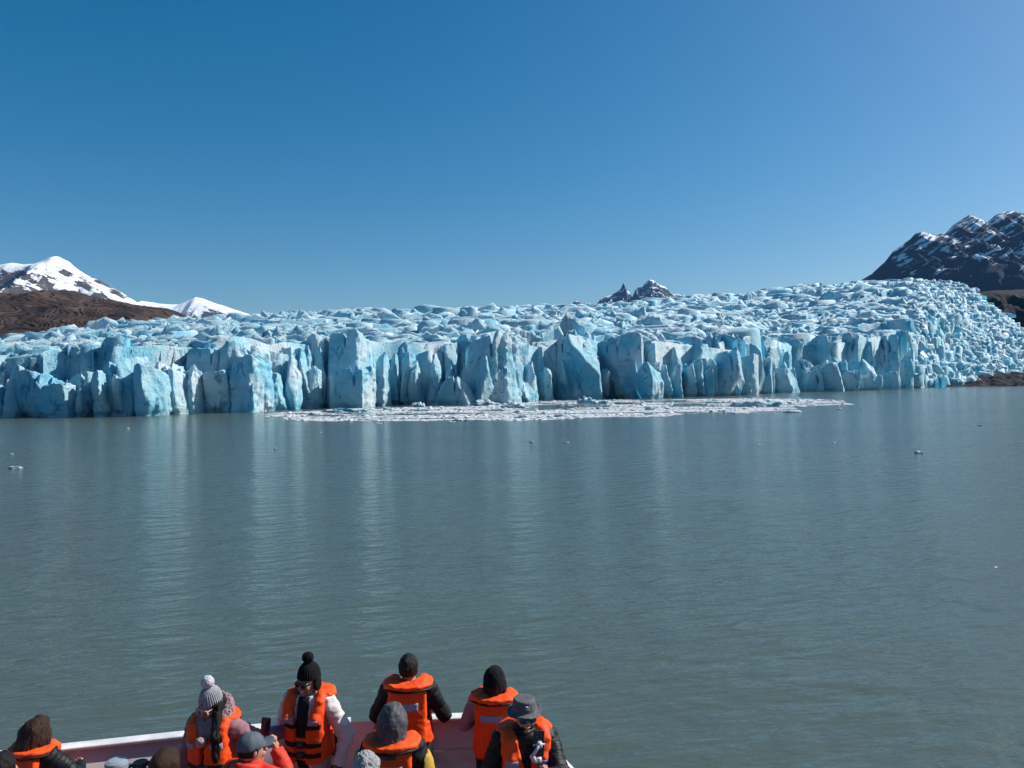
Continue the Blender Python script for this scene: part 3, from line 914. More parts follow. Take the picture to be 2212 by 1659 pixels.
TOWERS = [  # u0, u1, vtop, options
    (-130, -40, 800, {}), (-60, 24, 806, dict(setback=6)), (20, 116, 797, dict(tilt=.18, round_=.9, rough=.6)), (84, 152, 824, dict(setback=-3, round_=.8, tilt=-.1)),
    (146, 228, 797, dict(setback=2, tilt=-.25, round_=.5)), (220, 296, 762, dict(tilt=-.05, setback=1, notch=1)), (290, 337, 783, dict(setback=-3, right=.75, tilt=.35, round_=.9)),
    (340, 378, 777, dict(setback=1, notch=1)), (376, 402, 790, dict(setback=2)), (392, 424, 774, dict(setback=1)), (402, 478, 747, dict(setback=3, tilt=.05)),
    (430, 500, 800, dict(setback=-1, tilt=-.2)), (474, 552, 737, dict(setback=-3, right=.95, tilt=.25, rough=1.5, round_=.6)), (500, 548, 760, dict(setback=-6, right=1.0, rough=1.7, round_=.8)),
    (545, 575, 800, dict(setback=4)), (563, 600, 748, dict(setback=4, caves=((2, 4.2, 3.6, 6),))), (598, 630, 747, dict(setback=4, caves=((-2.5, 4.0, 3.4, 6),))), (626, 676, 737, dict(setback=4, notch=1)), (640, 690, 790, dict(setback=2)),
    (676, 718, 713, dict(setback=6)), (707, 776, 701, dict(setback=0, round_=1.4, right=.6, thick=16)), (711, 787, 788, dict(setback=-5, round_=1.0, right=.95, rough=1.2)),
    (774, 798, 741, dict(setback=7)), (795, 820, 779, dict(setback=2)), (818, 890, 737, dict(setback=13, rough=.7)), (846, 888, 762, dict(setback=8, round_=.3)), (884, 906, 790, dict(setback=7)),
    (902, 953, 746, dict(setback=3, round_=.9, rough=.7, right=.6)), (950, 964, 770, dict(setback=4)), (960, 988, 735, dict(setback=4)), (952, 1004, 812, dict(setback=-5, right=1.1, taper=.35, rough=1.4, round_=.9)),
    (985, 1016, 800, dict(setback=3, caves=((1.5, 3, 2.6, 5),))), (1012, 1078, 714, dict(setback=0, right=1.1, rough=1.1)), (1052, 1096, 726, dict(setback=-2, right=1.2, rough=1.8)), (1080, 1118, 722, dict(setback=6, right=1.1, rough=1.7)),
    (1092, 1128, 800, dict(setback=-2, right=1.0, rough=1.4, taper=.25)), (1120, 1168, 742, dict(setback=16, rough=.7)), (1128, 1206, 812, dict(setback=10, round_=.5)), (1166, 1206, 764, dict(setback=15)),
    (1200, 1300, 712, dict(setback=-1, round_=.9, right=.3, thick=18, notch=0)), (1298, 1390, 715, dict(setback=0, round_=.7, right=.75, rough=.7, thick=18)), (1382, 1412, 779, dict(setback=-4, right=1.1, rough=1.5, taper=.2)),
    (1396, 1424, 744, dict(setback=7)), (1420, 1471, 768, dict(setback=9, round_=1.3, rough=.7)), (1466, 1486, 785, dict(setback=12)), (1478, 1552, 772, dict(setback=6, round_=1.0, rough=.8)), (1510, 1562, 738, dict(setback=13)),
    (1553, 1598, 742, dict(setback=0, right=.8, taper=.12, round_=.8)), (1592, 1626, 764, dict(setback=-2, right=1.1, rough=1.5)), (1624, 1664, 766, dict(setback=-2, right=.9, round_=.9)), (1642, 1690, 744, dict(setback=4, right=1.1, rough=1.3)),
    (1668, 1706, 790, dict(setback=-4, right=1.2, rough=1.7, taper=.35)), (1684, 1708, 736, dict(setback=10)), (1698, 1760, 764, dict(setback=2, right=.9, tilt=.5, rough=1.4, taper=.15)), (1740, 1778, 800, dict(setback=-4, taper=.25)),
    (1758, 1814, 782, dict(setback=-3, right=.9, rough=1.4, taper=.15)), (1776, 1822, 756, dict(setback=8)), (1812, 1854, 721, dict(setback=10, tilt=-.1)), (1815, 1860, 800, dict(setback=-3, rough=1.3)), (1850, 1884, 730, dict(setback=9)),
    (1852, 1906, 806, dict(setback=-4, rough=1.2)), (1882, 1943, 717, dict(setback=4, tilt=.25, right=.6, thick=20)), (1896, 1940, 800, dict(setback=-4)), (1934, 1970, 770, dict(setback=0, right=1.0, rough=1.5)),
]
for k, (a_, b_, v_, kw) in enumerate(TOWERS):
    ice_tower(a_, b_, v_, seed=k + 1, **kw)
# second rank of towers seen over and between the first
SECOND = [(240, 292, 736, 19, .2, .4), (286, 330, 730, 24, -.1, .5), (322, 366, 742, 20, .2, .4), (447, 514, 719, 20, 0, .8), (330, 400, 752, 14, 0, .8), (96, 140, 776, 16, .2, .4), (136, 192, 768, 20, -.1, .5), (-4, 36, 780, 17, .1, .4), (30, 84, 770, 21, .2, .5), (186, 240, 762, 18, .1, .4), (560, 640, 728, 22, 0, .6), (640, 700, 718, 24, 0, .7), (786, 850, 722, 24, .05, .9),
          (880, 960, 724, 20, 0, .7), (985, 1040, 720, 20, 0, .4), (1110, 1190, 726, 30, 0, .7), (1386, 1486, 726, 20, .05, .5), (1480, 1540, 742, 24, .1, .8), (1560, 1650, 730, 22, .1, .6), (1640, 1740, 724, 26, .05, .5),
          (1750, 1830, 735, 26, 0, .6), (1840, 1900, 712, 26, 0, .5), (1900, 1975, 700, 26, .1, .5), (-90, 10, 776, 22, 0, 1)]
for k, (a_, b_, v_, sb, tl, rd) in enumerate(SECOND):
    ice_tower(a_, b_, v_, setback=sb, tilt=tl, round_=rd, seed=200 + k, px=1.6, rough=.8, slope=.0)

# thin slivers and leaning slabs standing between the towers
rs_ = np.random.RandomState(77)
TOPV = [(-60, 812), (30, 812), (120, 820), (230, 790), (330, 790), (420, 775), (520, 770), (600, 762), (700, 750), (760, 770), (840, 770), (950, 765), (1060, 752), (1160, 790), (1250, 775), (1350, 770), (1450, 780), (1560, 776), (1680, 775), (1800, 785), (1900, 770), (1960, 790)]
for k in range(84):
    uc = -20 + (k + rs_.rand()) * 1960 / 84
    wv = rs_.uniform(8, 21) * (1.25 if uc < 600 else 1.0)
    vt = float(interp(TOPV, uc)) + rs_.uniform(-26, 26)
    ice_tower(uc - wv / 2, uc + wv / 2, vt, setback=rs_.uniform(-2.5, 5), tilt=rs_.uniform(-.7, .7), round_=rs_.uniform(.1, .6), seed=400 + k, px=1.5, rough=rs_.uniform(.7, 1.4), taper=rs_.uniform(0, .14), thick=8, name='ice_sliver', right=rs_.uniform(.1, .75))

for k in range(34):
    uc = -20 + (k + rs_.rand()) * 1960 / 34
    wv = rs_.uniform(16, 36)
    vt = float(interp(VA, uc)) + rs_.uniform(-20, 16)
    ice_tower(uc - wv / 2, uc + wv / 2, vt, setback=rs_.uniform(6, 10), tilt=rs_.uniform(-.6, .6), round_=rs_.uniform(.1, .5), seed=600 + k, px=1.6, rough=rs_.uniform(.7, 1.3), taper=rs_.uniform(0, .10), thick=9, name='ice_sliver', right=rs_.uniform(.1, .6))

# =================================================================== FLOATING ICE
FLOE_LOW = [(560, 893), (575, 898), (620, 905), (660, 909), (930, 912), (1100, 909.5), (1300, 903), (1500, 897), (1600, 892.5), (1690, 888), (1712, 884), (1760, 879), (1843, 872), (1850, 868)]
FLOE_UP = [(560, 896), (575, 893), (620, 889), (700, 886.5), (760, 884), (820, 881), (900, 878), (1000, 874.5), (1062, 873.5), (1140, 867.5), (1212, 865), (1409, 862), (1560, 860.5), (1650, 859), (1740, 860), (1800, 863), (1850, 870)]
HOLES = [(1192, 878.5, 62, 4.5), (1160, 884.5, 50, 2.2), (1275, 876, 42, 2.0), (1478, 874.5, 58, 2.6), (1440, 867.5, 60, 2.0), (1545, 869, 40, 1.5), (905, 886.5, 22, 1.6), (770, 893, 40, 1.3), (1068, 886, 34, 1.6), (1350, 871, 36, 1.4), (690, 897, 46, 1.2)]

def brash():
    rs = np.random.RandomState(3)
    pts = []
    xs = np.arange(-80, 170, 0.95); ys = np.arange(105, 330, 0.95)
    GX, GY = np.meshgrid(xs, ys)
    GX = GX + rs.uniform(-.4, .4, GX.shape); GY = GY + rs.uniform(-.4, .4, GY.shape)
    x = GX.ravel(); y = GY.ravel()
    # picture coordinates of each lake point
    rx = x / y; rz = -CAM_Z / y
    a = rx * RIGHT[0] + rz * RIGHT[2]; b = rx * UP[0] + rz * UP[2]
    u = W2 / 2 + a * FPX; v = H2 / 2 - b * FPX
    lo = interp(FLOE_LOW, u); up = interp(FLOE_UP, u)
    n = fbm(v3(x / 14, y / 7, 1.0), 4)
    ok = (u > 565) & (u < 1848) & (v > up + 0.8 + np.maximum(0, fbm(v3(x / 30, y / 9, 6.0), 3)) * 6) & (v < lo - 1.5 + n * 7.0 + 3.0 * fbm(v3(x / 45, y / 12, 4.0), 2))
    dens = 1.02 + n * 0.25
    for (hu, hv, hw, hh) in HOLES:
        q = np.sqrt(((u - hu) / hw) ** 2 + ((v - hv) / (hh * 1.5)) ** 2) + n * 0.7
        dens = np.where(q < 1.0, dens - 1.0, dens)
    streak = fbm(v3(x / 40 + 5, y / 4.5, 2.0), 3)
    frac = (v - up) / np.maximum(lo - up, 1)
    dens = dens - np.clip(-streak - 0.02, 0, 1) * 4.5 * (1 - sstep(.55, .85, frac) * .6)
    edge_u = np.minimum(sstep(565, 640, u), 1 - sstep(1700, 1850, u))
    dens = dens - (1 - edge_u) * np.clip(-streak + 0.12, 0, 1) * 3.0
    ok &= rs.rand(len(x)) < dens
    x = x[ok]; y = y[ok]; m = len(x)
    k = 6
    ang = np.linspace(0, 2 * np.pi, k, endpoint=False)[None] + rs.rand(m, 1) * 6
    r = 0.62 * (0.65 + 0.55 * rs.rand(m, k)) * (0.8 + 0.5 * rs.rand(m, 1))
    h = 0.015 + 0.05 * rs.rand(m) ** 2 + 0.25 * (rs.rand(m) > 0.955) * rs.rand(m)
    bx = x[:, None] + r * np.cos(ang); by = y[:, None] + r * np.sin(ang)
    tx = x[:, None] + r * np.cos(ang) * .72; ty = y[:, None] + r * np.sin(ang) * .72
    tz = h[:, None] * (0.7 + 0.6 * rs.rand(m, k))
    V = np.concatenate([np.stack([bx, by, np.full_like(bx, -0.06)], -1), np.stack([tx, ty, tz], -1), np.stack([x, y, h * 1.15], -1)[:, None]], 1)
    base = (np.arange(m) * (2 * k + 1))[:, None]
    T = []
    for i in range(k):
        j = (i + 1) % k
        T.append(base + np.array([[i, j, k + j]])); T.append(base + np.array([[i, k + j, k + i]])); T.append(base + np.array([[k + i, k + j, 2 * k]]))
    o = mesh_obj('brash_ice', V.reshape(-1, 3), np.concatenate(T), M['brash'], smooth=False)
    tag(o, 'raft of crushed white brash ice floating below the ice cliff', 'brash ice', kind='stuff')
    return x, y
brash()

def ice_chunk(u, v, wpx, hpx, label=None, group=None, seed=0, flat=1.0, mat='brash', name='ice_floe', lumps=1.0, deep=0.5):
    c = on_water(u, v)
    D = c[1]
    w = wpx / FPX * D; h = max(hpx / FPX * D, 0.06)
    nu, nv = (40, 20) if wpx > 25 else (20, 10)
    th = np.linspace(0, 2 * np.pi, nu, endpoint=False); ph = np.linspace(0.02, np.pi - .02, nv)
    PH, TH = np.meshgrid(ph, th, indexing='ij')
    n = np.stack([np.sin(PH) * np.cos(TH), np.sin(PH) * np.sin(TH), np.cos(PH)], -1)
    o = np.array([seed * 3.7, seed * 1.3, seed * 2.1])
    r = 1 + fbm(n * 1.3 + o, 4, .6) * 0.55 * lumps
    P = n * r[..., None]
    sq = np.sign(P) * np.abs(P) ** 0.8
    V = sq * np.array([w / 2, w / 2 * deep, h * 1.0])
    V[..., 2] += fbm(v3(V[..., 0] / (w * .18) + seed, V[..., 1] / (w * .18), 0.5), 3) * h * .45 * lumps
    V[..., 2] = np.where(V[..., 2] < 0, V[..., 2] * .35, V[..., 2])
    V = V.reshape(-1, 3)
    i = np.arange(nu * nv).reshape(nv, nu)
    F = np.stack([i[:-1], i[1:], np.roll(i, -1, 1)[1:], np.roll(i, -1, 1)[:-1]], -1).reshape(-1, 4)
    ob = mesh_obj(name, V, F, M[mat])
    ob.location = (c[0], c[1], 0.0)
    tag(ob, label, 'ice floe', group)
    return ob

FL = [  # u, v, width, height, label, material
    (752, 890, 92, 7, 'long low pale blue berg in the brash ice below the tall rounded tower', 'ice', 1.0),
    (664, 895, 62, 4, 'flat white floe at the thin end of the brash ice', 'brash', .8),
    (902, 879, 26, 9, 'small white berg at the foot of the lit ice slope', 'brash', 1.2),
    (840, 886, 24, 5, 'grey white floe just beyond the long pale blue berg', 'brash', 1.0),
    (1048, 876, 50, 9, 'heap of white ice fallen at the foot of the bright fluted wall', 'brash', 1.3),
    (1108, 881, 52, 9, 'pale blue and white berg beside the dark water gap', 'ice', 1.1),
    (1268, 872, 34, 11, 'white ice lump under the broad twin towers', 'brash', 1.3),
    (1299, 872, 38, 6, 'turquoise flat berg touching the white ice lump', 'ice', .9),
    (1128, 903, 30, 6, 'small blue tinted floe near the outer edge of the brash ice', 'ice', 1.0),
    (1210, 900, 26, 5, 'pale floe bedded in the outer edge of the brash ice', 'brash', 1.0),
    (1405, 886, 26, 7, 'knobbly pale floe below the narrow white reflection', 'brash', 1.2),
    (1402, 896, 24, 5, 'pale lump on the outer brash edge below the knobbly floe', 'brash', 1.0),
    (1635, 878, 106, 14, 'largest turquoise berg lying in the brash ice', 'ice', .9),
    (1560, 889, 20, 4, 'small white floe on the brash edge before the largest turquoise berg', 'brash', 1.0),
    (1713, 891, 37, 5, 'flat white floe alone in open water off the brash ice', 'brash', .5),
    (1815, 884.5, 12, 2.2, 'thin white floe beyond the flat white floe', 'brash', .5),
    (33, 1012.5, 28, 4.5, 'white ice chunk drifting alone in front of the dark cliff', 'brash', .9),
    (25, 981, 8, 1.5, 'tiny ice bit drifting beyond the lone white chunk', 'brash', .8),
    (1985, 979, 19, 4.5, 'bright white ice chunk drifting on the open grey lake', 'brash', .9),
    (2117, 919, 11, 2.4, 'small ice chunk far out before the dark shore rock', 'brash', .8),
    (1148, 955.5, 11, 2.8, 'small ice chunk, left of two drifting in mid lake', 'brash', .9),
    (1223, 957, 13, 2.4, 'small ice chunk, right of two drifting in mid lake', 'brash', .7),
    (595, 971, 6, 2.6, 'tiny white ice bit below the bright cliff corner', 'brash', .9),
    (692, 935, 8, 1.6, 'tiny flat ice bit just outside the raft below the dark cave', 'brash', .7),
    (818, 915, 16, 1.8, 'slim ice sliver just outside the brash ice edge', 'brash', .6),
    (275, 926, 9, 1.6, 'tiny flat ice bit before the cliff with the bright edge', 'brash', .7),
    (1586, 894, 9, 2.4, 'small white bit beside the brash edge, nearer the raft of two', 'brash', .8),
    (1610, 894, 14, 1.8, 'thin white bit beside the brash edge, farther along of two', 'brash', .6),
    (1672, 893.5, 7, 1.6, 'tiny white bit close to the flat white floe', 'brash', .7),
    (1862, 882, 9, 1.5, 'tiny white bit past the thin white floe', 'brash', .7),
    (1802, 957, 6, 1.8, 'tiny ice bit in mid lake toward the bright white chunk', 'brash', .8),
    (1640, 962, 7, 1.5, 'tiny ice bit, outer one of the pair in mid lake', 'brash', .8),
]
for k, (u_, v_, w_, h_, lab, mt_, lu) in enumerate(FL):
    ice_chunk(u_, v_, w_, h_, lab, None, seed=k + 1, mat=mt_, lumps=lu)
# knobs of ice standing out of the brash raft
rs_ = np.random.RandomState(12)
kn = 0
while kn < 70:
    u_ = rs_.uniform(600, 1820); f_ = rs_.rand()
    lo_ = float(interp(FLOE_LOW, u_)); up_ = float(interp(FLOE_UP, u_))
    v_ = up_ + 1.5 + f_ * (lo_ - up_ - 2.5)
    if lo_ - up_ < 6 or any(((u_ - hu) / (hw + 6)) ** 2 + ((v_ - hv) / (hh + 1.5)) ** 2 < 1.3 for hu, hv, hw, hh in HOLES): continue
    if any(abs(u_ - q[0]) < q[2] * .7 and abs(v_ - q[1]) < 5 for q in FL): continue
    kn += 1
    ice_chunk(u_, v_, rs_.uniform(6, 15), rs_.uniform(1.5, 3.6), 'small knob of ice standing out of the brash ice raft', 'ice knobs in the brash raft', seed=100 + kn, mat='brash' if rs_.rand() < .75 else 'ice')
# dark shore rock at the foot of the icefall
def shore_rock():
    u = np.linspace(2040, 2420, 150); s = np.linspace(0, 1, 70)
    S, U = np.meshgrid(s, u, indexing='ij')
    D0 = front_depth(U) - 10
    top = np.interp(U, [2040, 2065, 2110, 2150, 2212, 2300, 2420], [836, 831, 816, 806, 808, 800, 780])
    D = D0 + S * 34
    hor = horizon_v(U)
    vb = hor + CAM_Z * FPX / D0
    v = vb + 3 + (top - vb - 3) * np.sin(S * np.pi * .5) ** 0.8
    v = np.where(S > .92, v + (S - .92) * 200, v)
    a = (U - W2 / 2) / FPX; b = (H2 / 2 - v) / FPX
    X = (RIGHT[0] * a + UP[0] * b) * D; Z = CAM_Z + (RIGHT[2] * a + UP[2] * b) * D
    Z = Z + fbm(v3(X / 9, D / 7, 3.0), 5, .55) * 1.9 + ridged(v3(X / 16 + D / 20, D / 6, 1.0), 3) * 1.2
    V = np.stack([X, D, Z], -1).reshape(-1, 3)
    i = np.arange(V.shape[0]).reshape(70, 150)
    F = np.stack([i[:-1, :-1], i[:-1, 1:], i[1:, 1:], i[1:, :-1]], -1).reshape(-1, 4)
    o = mesh_obj('shore_rock', V, F, M['shore_rock'])
    tag(o, 'dark rock slope with shade in its colour, streaked with ice at the water below the icefall', 'rock', kind='structure')
shore_rock()

# =================================================================== TOUR BOAT (bow with bulwark)
DECK = 1.5
RAIL = 2.6
def paint(name, col, rough=0.35, grime=0.25, spec=0.5, scale=3.0, bumpd=0.002):
    mt, nt, bs = new_mat(name)
    P = geo_pos(nt)
    n = noise_tex(nt, scale, 6, 0.65, P)
    d = tuple(c * (1 - grime) * 0.85 for c in col)
    nt.links.new(ramp(nt, n, [(0.3, d), (0.62, col)]), bs.inputs['Base Color'])
    r = noise_tex(nt, scale * 4, 4, 0.6, P)
    nt.links.new(ramp(nt, r, [(0.2, (rough * .7,) * 3), (0.8, (min(1, rough * 1.4),) * 3)]), bs.inputs['Roughness'])
    bs.inputs['Specular IOR Level'].default_value = spec
    nt.links.new(bump(nt, noise_tex(nt, scale * 12, 4, 0.6, P), 0.5, bumpd), bs.inputs['Normal'])
    return mt
def bulwark_paint():
    mt, nt, bs = new_mat('scuffed_bulwark_paint')
    P = geo_pos(nt)
    n = noise_tex(nt, 1.6, 6, 0.65, P)
    col = ramp(nt, n, [(0.3, (0.48, 0.41, 0.43)), (0.65, (0.62, 0.55, 0.57))])
    # pale water runs down the paint
    st = noise_tex(nt, 1.0, 5, 0.6, geo_pos(nt, (5.0, 5.0, 0.45)), 0.6)
    col = mixc(nt, ramp(nt, st, [(0.60, (0, 0, 0)), (0.68, (0.55,) * 3)]), col, (0.75, 0.70, 0.70))
    rs = noise_tex(nt, 9.0, 6, 0.7, P)
    col = mixc(nt, ramp(nt, rs, [(0.68, (0, 0, 0)), (0.76, (0.7,) * 3)]), col, (0.16, 0.07, 0.04))
    nt.links.new(col, bs.inputs['Base Color'])
    bs.inputs['Roughness'].default_value = 0.42
    nt.links.new(bump(nt, noise_tex(nt, 1.2, 3, 0.5, P), 0.35, 0.03), bs.inputs['Normal'])
    return mt
M['bulwark'] = bulwark_paint()
M['cap'] = paint('white_rail_paint', (0.80, 0.80, 0.80), 0.4, 0.22)
M['deckred'] = paint('red_deck_paint', (0.42, 0.10, 0.075), 0.6, 0.3)
M['hullpaint'] = paint('white_hull_paint', (0.75, 0.75, 0.76), 0.35, 0.2)
M['rust'] = paint('rusty_gate_steel', (0.13, 0.085, 0.065), 0.6, 0.5, 0.4, 9.0)
M['gatepanel'] = paint('brown_gate_paint', (0.22, 0.15, 0.12), 0.5, 0.45, 0.4, 5.0)
M['blackmetal'] = paint('black_steel', (0.02, 0.02, 0.022), 0.45, 0.3)
M['rubber'] = paint('black_rubber', (0.012, 0.012, 0.014), 0.7, 0.2)
M['greymetal'] = paint('grey_vent_paint', (0.26, 0.31, 0.35), 0.4, 0.4)

boat = empty('tour_boat', (-1.5, 4.0, DECK))
tag(boat, 'bow of a tour boat with pinkish bulwark and white rail carrying passengers', 'boat')
BL = np.array(boat.location)

def rail_pt(u, v): return on_water(u, v, RAIL)
raw = [rail_pt(*p) for p in [(-420, 1668), (-200, 1645), (0, 1623.5), (150, 1607), (400, 1580), (560, 1565), (740, 1552), (880, 1546.5), (1010, 1541.5), (1070, 1540), (1100, 1541), (1120, 1549), (1150, 1574), (1182, 1604), (1211, 1637), (1232, 1659)]]
raw = [np.array([-9.5, 1.0, RAIL]), np.array([-8.6, 4.2, RAIL])] + raw[0:] + [raw[-1] + (raw[-1] - raw[-3]) / np.linalg.norm(raw[-1] - raw[-3]) * d for d in (1.2, 3.0, 6.0, 9.0)]
# smooth and resample
pts = np.array(raw)[:, :2]
def resample(p, step):
    for _ in range(3):
        q = [p[0]]
        for i in range(len(p) - 1):
            q += [p[i] * .75 + p[i + 1] * .25, p[i] * .25 + p[i + 1] * .75]
        q.append(p[-1]); p = np.array(q)
    d = np.concatenate([[0], np.cumsum(np.linalg.norm(np.diff(p, axis=0), axis=1))])
    s = np.arange(0, d[-1], step)
    return np.stack([np.interp(s, d, p[:, 0]), np.interp(s, d, p[:, 1])], -1)
line = resample(pts, 0.12)
tang = np.gradient(line, axis=0); tang /= np.linalg.norm(tang, axis=1)[:, None]
inn = np.stack([tang[:, 1], -tang[:, 0]], -1)          # inward (boat lies to the right of the line)
def strip(name, prof, mat, lo=0, hi=None, parent=boat, smooth=True, origin=BL, closed=True):
    """sweep a closed profile of (inward offset, z) along the rail line"""
    L = line[lo:hi]; I = inn[lo:hi]
    V = []
    for off, z in prof:
        V.append(np.concatenate([L + I * off, np.full((len(L), 1), z)], 1))
    V = np.stack(V, 1)
    n, k = V.shape[:2]
    i = np.arange(n * k).reshape(n, k)
    F = []
    for j in range(k if closed else k - 1):
        j2 = (j + 1) % k
        F.append(np.stack([i[:-1, j], i[1:, j], i[1:, j2], i[:-1, j2]], -1))
    F = np.concatenate(F)
    return mesh_obj(name, V.reshape(-1, 3) - origin, F, mat, parent, smooth)
slit = int(np.argmin(np.linalg.norm(line - rail_pt(773, 1550)[:2], axis=1)))
gate0 = int(np.argmin(np.linalg.norm(line - rail_pt(640, 1560)[:2], axis=1)))
def capprof(): return [(-0.035, RAIL - .032), (-0.035, RAIL - .006), (-0.028, RAIL), (0.088, RAIL), (0.096, RAIL - .006), (0.096, RAIL - .032)]
strip('rail_cap', capprof(), M['cap'], 0, slit, smooth=False)
strip('rail_cap', capprof(), M['cap'], slit + 1, None, smooth=False)
wall = [(0.0, RAIL - .034), (0.035, RAIL - .034), (0.045, DECK), (0.01, DECK)]
strip('bulwark', wall, M['bulwark'], 0, gate0 + 1, smooth=False)
strip('bulwark', wall, M['bulwark'], slit + 1, None, smooth=False)
strip('gate_panel', [(0.0, RAIL - .034), (0.02, RAIL - .034), (0.02, DECK + .03), (0.0, DECK + .03)], M['gatepanel'], gate0, slit, smooth=False)
strip('hull', [(0.002, RAIL - .036), (0.10, 1.4), (0.42, 0.2), (0.6, -0.6), (0.75, -0.6), (0.5, 0.4), (0.2, 1.42), (0.035, 1.6)], M['hullpaint'], smooth=True, closed=False)
# deck plate
inner = line + inn * 0.04
V = [(x - BL[0], y - BL[1], 0.0) for x, y in inner] + [(x - BL[0], y - BL[1], -0.06) for x, y in inner]
nI = len(inner)
pydata_obj('deck', V, [tuple(range(nI))[::-1], tuple(range(nI, 2 * nI))], M['deckred'], boat)
# welded seams on the inner side of the bulwark
def on_line(i, off, z): return np.array([*(line[i] + inn[i] * off), z]) - BL
def flat_bar(name, i0, i1, off, z0, z1, th, mat, parent=boat):
    return strip(name, [(off, z0), (off, z1), (off + th, z1), (off + th, z0)], mat, i0, i1, parent, False)
# gate hardware: black post, bars, hinge barrel, hoop
ib = slit - 2
def dirs(i):
    return Vector((*tang[i], 0)), Vector((*inn[i], 0))
t_, n_ = dirs(ib)
Mx = Matrix((t_, n_, Vector((0, 0, 1)))).transposed().to_4x4()
mb = MB().box(on_line(ib, 0.05, RAIL - .56), (0.07, 0.02, 0.98), Mx); mb.build('gate_post', M['blackmetal'], boat)
flat_bar('gate_bar', gate0, slit - 1, 0.022, RAIL - .345, RAIL - .285, 0.03, M['rust'])
flat_bar('gate_bar', gate0, slit - 1, 0.022, RAIL - .50, RAIL - .45, 0.03, M['rust'])
flat_bar('gate_top_bar', gate0, slit - 1, 0.022, RAIL - .105, RAIL - .045, 0.022, M['rust'])
mb = MB().tube([on_line(slit - 5, 0.07, RAIL - .155), on_line(slit - 3, 0.07, RAIL - .155)], 0.035, 14); mb.build('hinge_barrel', M['greymetal'], boat, True)
for k in (slit - 5, slit - 3): MB().box(on_line(k, 0.045, RAIL - .165), (0.02, 0.09, 0.13), Mx).build('hinge_bracket', M['rust'], boat)
hoop = [on_line(slit + 1, 0.06, 0) + np.array([0, 0, RAIL - .46]) + np.array(t_) * (0.085 * math.sin(a)) + np.array((0, 0, 0.12)) * math.cos(a) + np.array(n_) * .02 for a in np.linspace(0, math.pi, 12)]
MB().tube(hoop, 0.018, 8).build('latch_hoop', M['rubber'], boat, True)
mb = MB().box(on_line(slit + 1, 0.052, RAIL - .55), (0.02, 0.012, 1.0), Mx); mb.build('gate_edge_strip', M['bulwark'], boat)
# access panel on the fore bulwark
pa = int(np.argmin(np.linalg.norm(line - rail_pt(915, 1546)[:2], axis=1))); pb = int(np.argmin(np.linalg.norm(line - rail_pt(966, 1543)[:2], axis=1)))
flat_bar('access_panel', pa, pb, 0.041, RAIL - .55, RAIL - .09, 0.010, M['bulwark'])
for k in (0.33, 0.62):
    ic = int(pa + (pb - pa) * 2.3)
    flat_bar('weld_seam', pa - 2, ic + 6, 0.040, RAIL - k - .008, RAIL - k, 0.006, M['bulwark'])
# mushroom ventilator inside the bulwark
vc = at(252, 1641, 6.75)
vent = empty('mushroom_ventilator', (vc[0], vc[1], DECK))
tag(vent, 'round grey blue mushroom ventilator standing inside the bulwark', 'ventilator')
def lathe(name, prof, mat, parent, n=28):
    V = []; F = []
    for r, z in prof:
        for k in range(n):
            a = 2 * math.pi * k / n; V.append((r * math.cos(a), r * math.sin(a), z))
    for i in range(len(prof) - 1):
        for k in range(n): F.append((i * n + k, i * n + (k + 1) % n, (i + 1) * n + (k + 1) % n, (i + 1) * n + k))
    F.append(tuple(range(n))[::-1]); F.append(tuple((len(prof) - 1) * n + k for k in range(n)))
    return pydata_obj(name, V, F, mat, parent, False)
vh = vc[2] - DECK
lathe('vent_pipe', [(0.075, 0.0), (0.075, vh - .06)], M['hullpaint'], vent)
lathe('vent_base', [(0.12, 0.0), (0.12, 0.02), (0.078, 0.03)], M['rust'], vent)
lathe('vent_cap', [(0.095, vh - .075), (0.097, vh - .03), (0.09, vh - .012), (0.06, vh), (0.02, vh + .003)], M['greymetal'], vent)

# mooring post with a dark rope coil next to the ventilator
mc = at(303, 1650, 6.9)
post = empty('mooring_post', (mc[0], mc[1], DECK))
tag(post, 'black mooring post beside the ventilator with rope coiled over its top', 'mooring post')
mh = mc[2] - DECK
lathe('post_tube', [(0.05, 0.0), (0.05, mh - .02), (0.065, mh - .015), (0.06, mh + .02)], M['blackmetal'], post)
rope = empty('mooring_rope', (mc[0], mc[1], DECK + mh - .03))
tag(rope, 'dark blue rope coiled over the mooring post', 'rope')
M['rope'] = paint('dark_blue_rope', (0.03, 0.045, 0.08), 0.8, 0.4, 0.2, 60.0, 0.006)
rsr = np.random.RandomState(5)
for k in range(5):
    rr = 0.085 + 0.018 * k
    pts = [(rr * 1.25 * math.cos(a) + rsr.normal(0, .006), rr * math.sin(a) + rsr.normal(0, .006), -.012 * k + .012 * math.sin(2 * a + k) - .05 * max(0, -math.sin(a))) for a in np.linspace(0, 2 * math.pi, 22)]
    MB().tube(pts, .013, 8).build('rope_turn', M['rope'], rope, True)

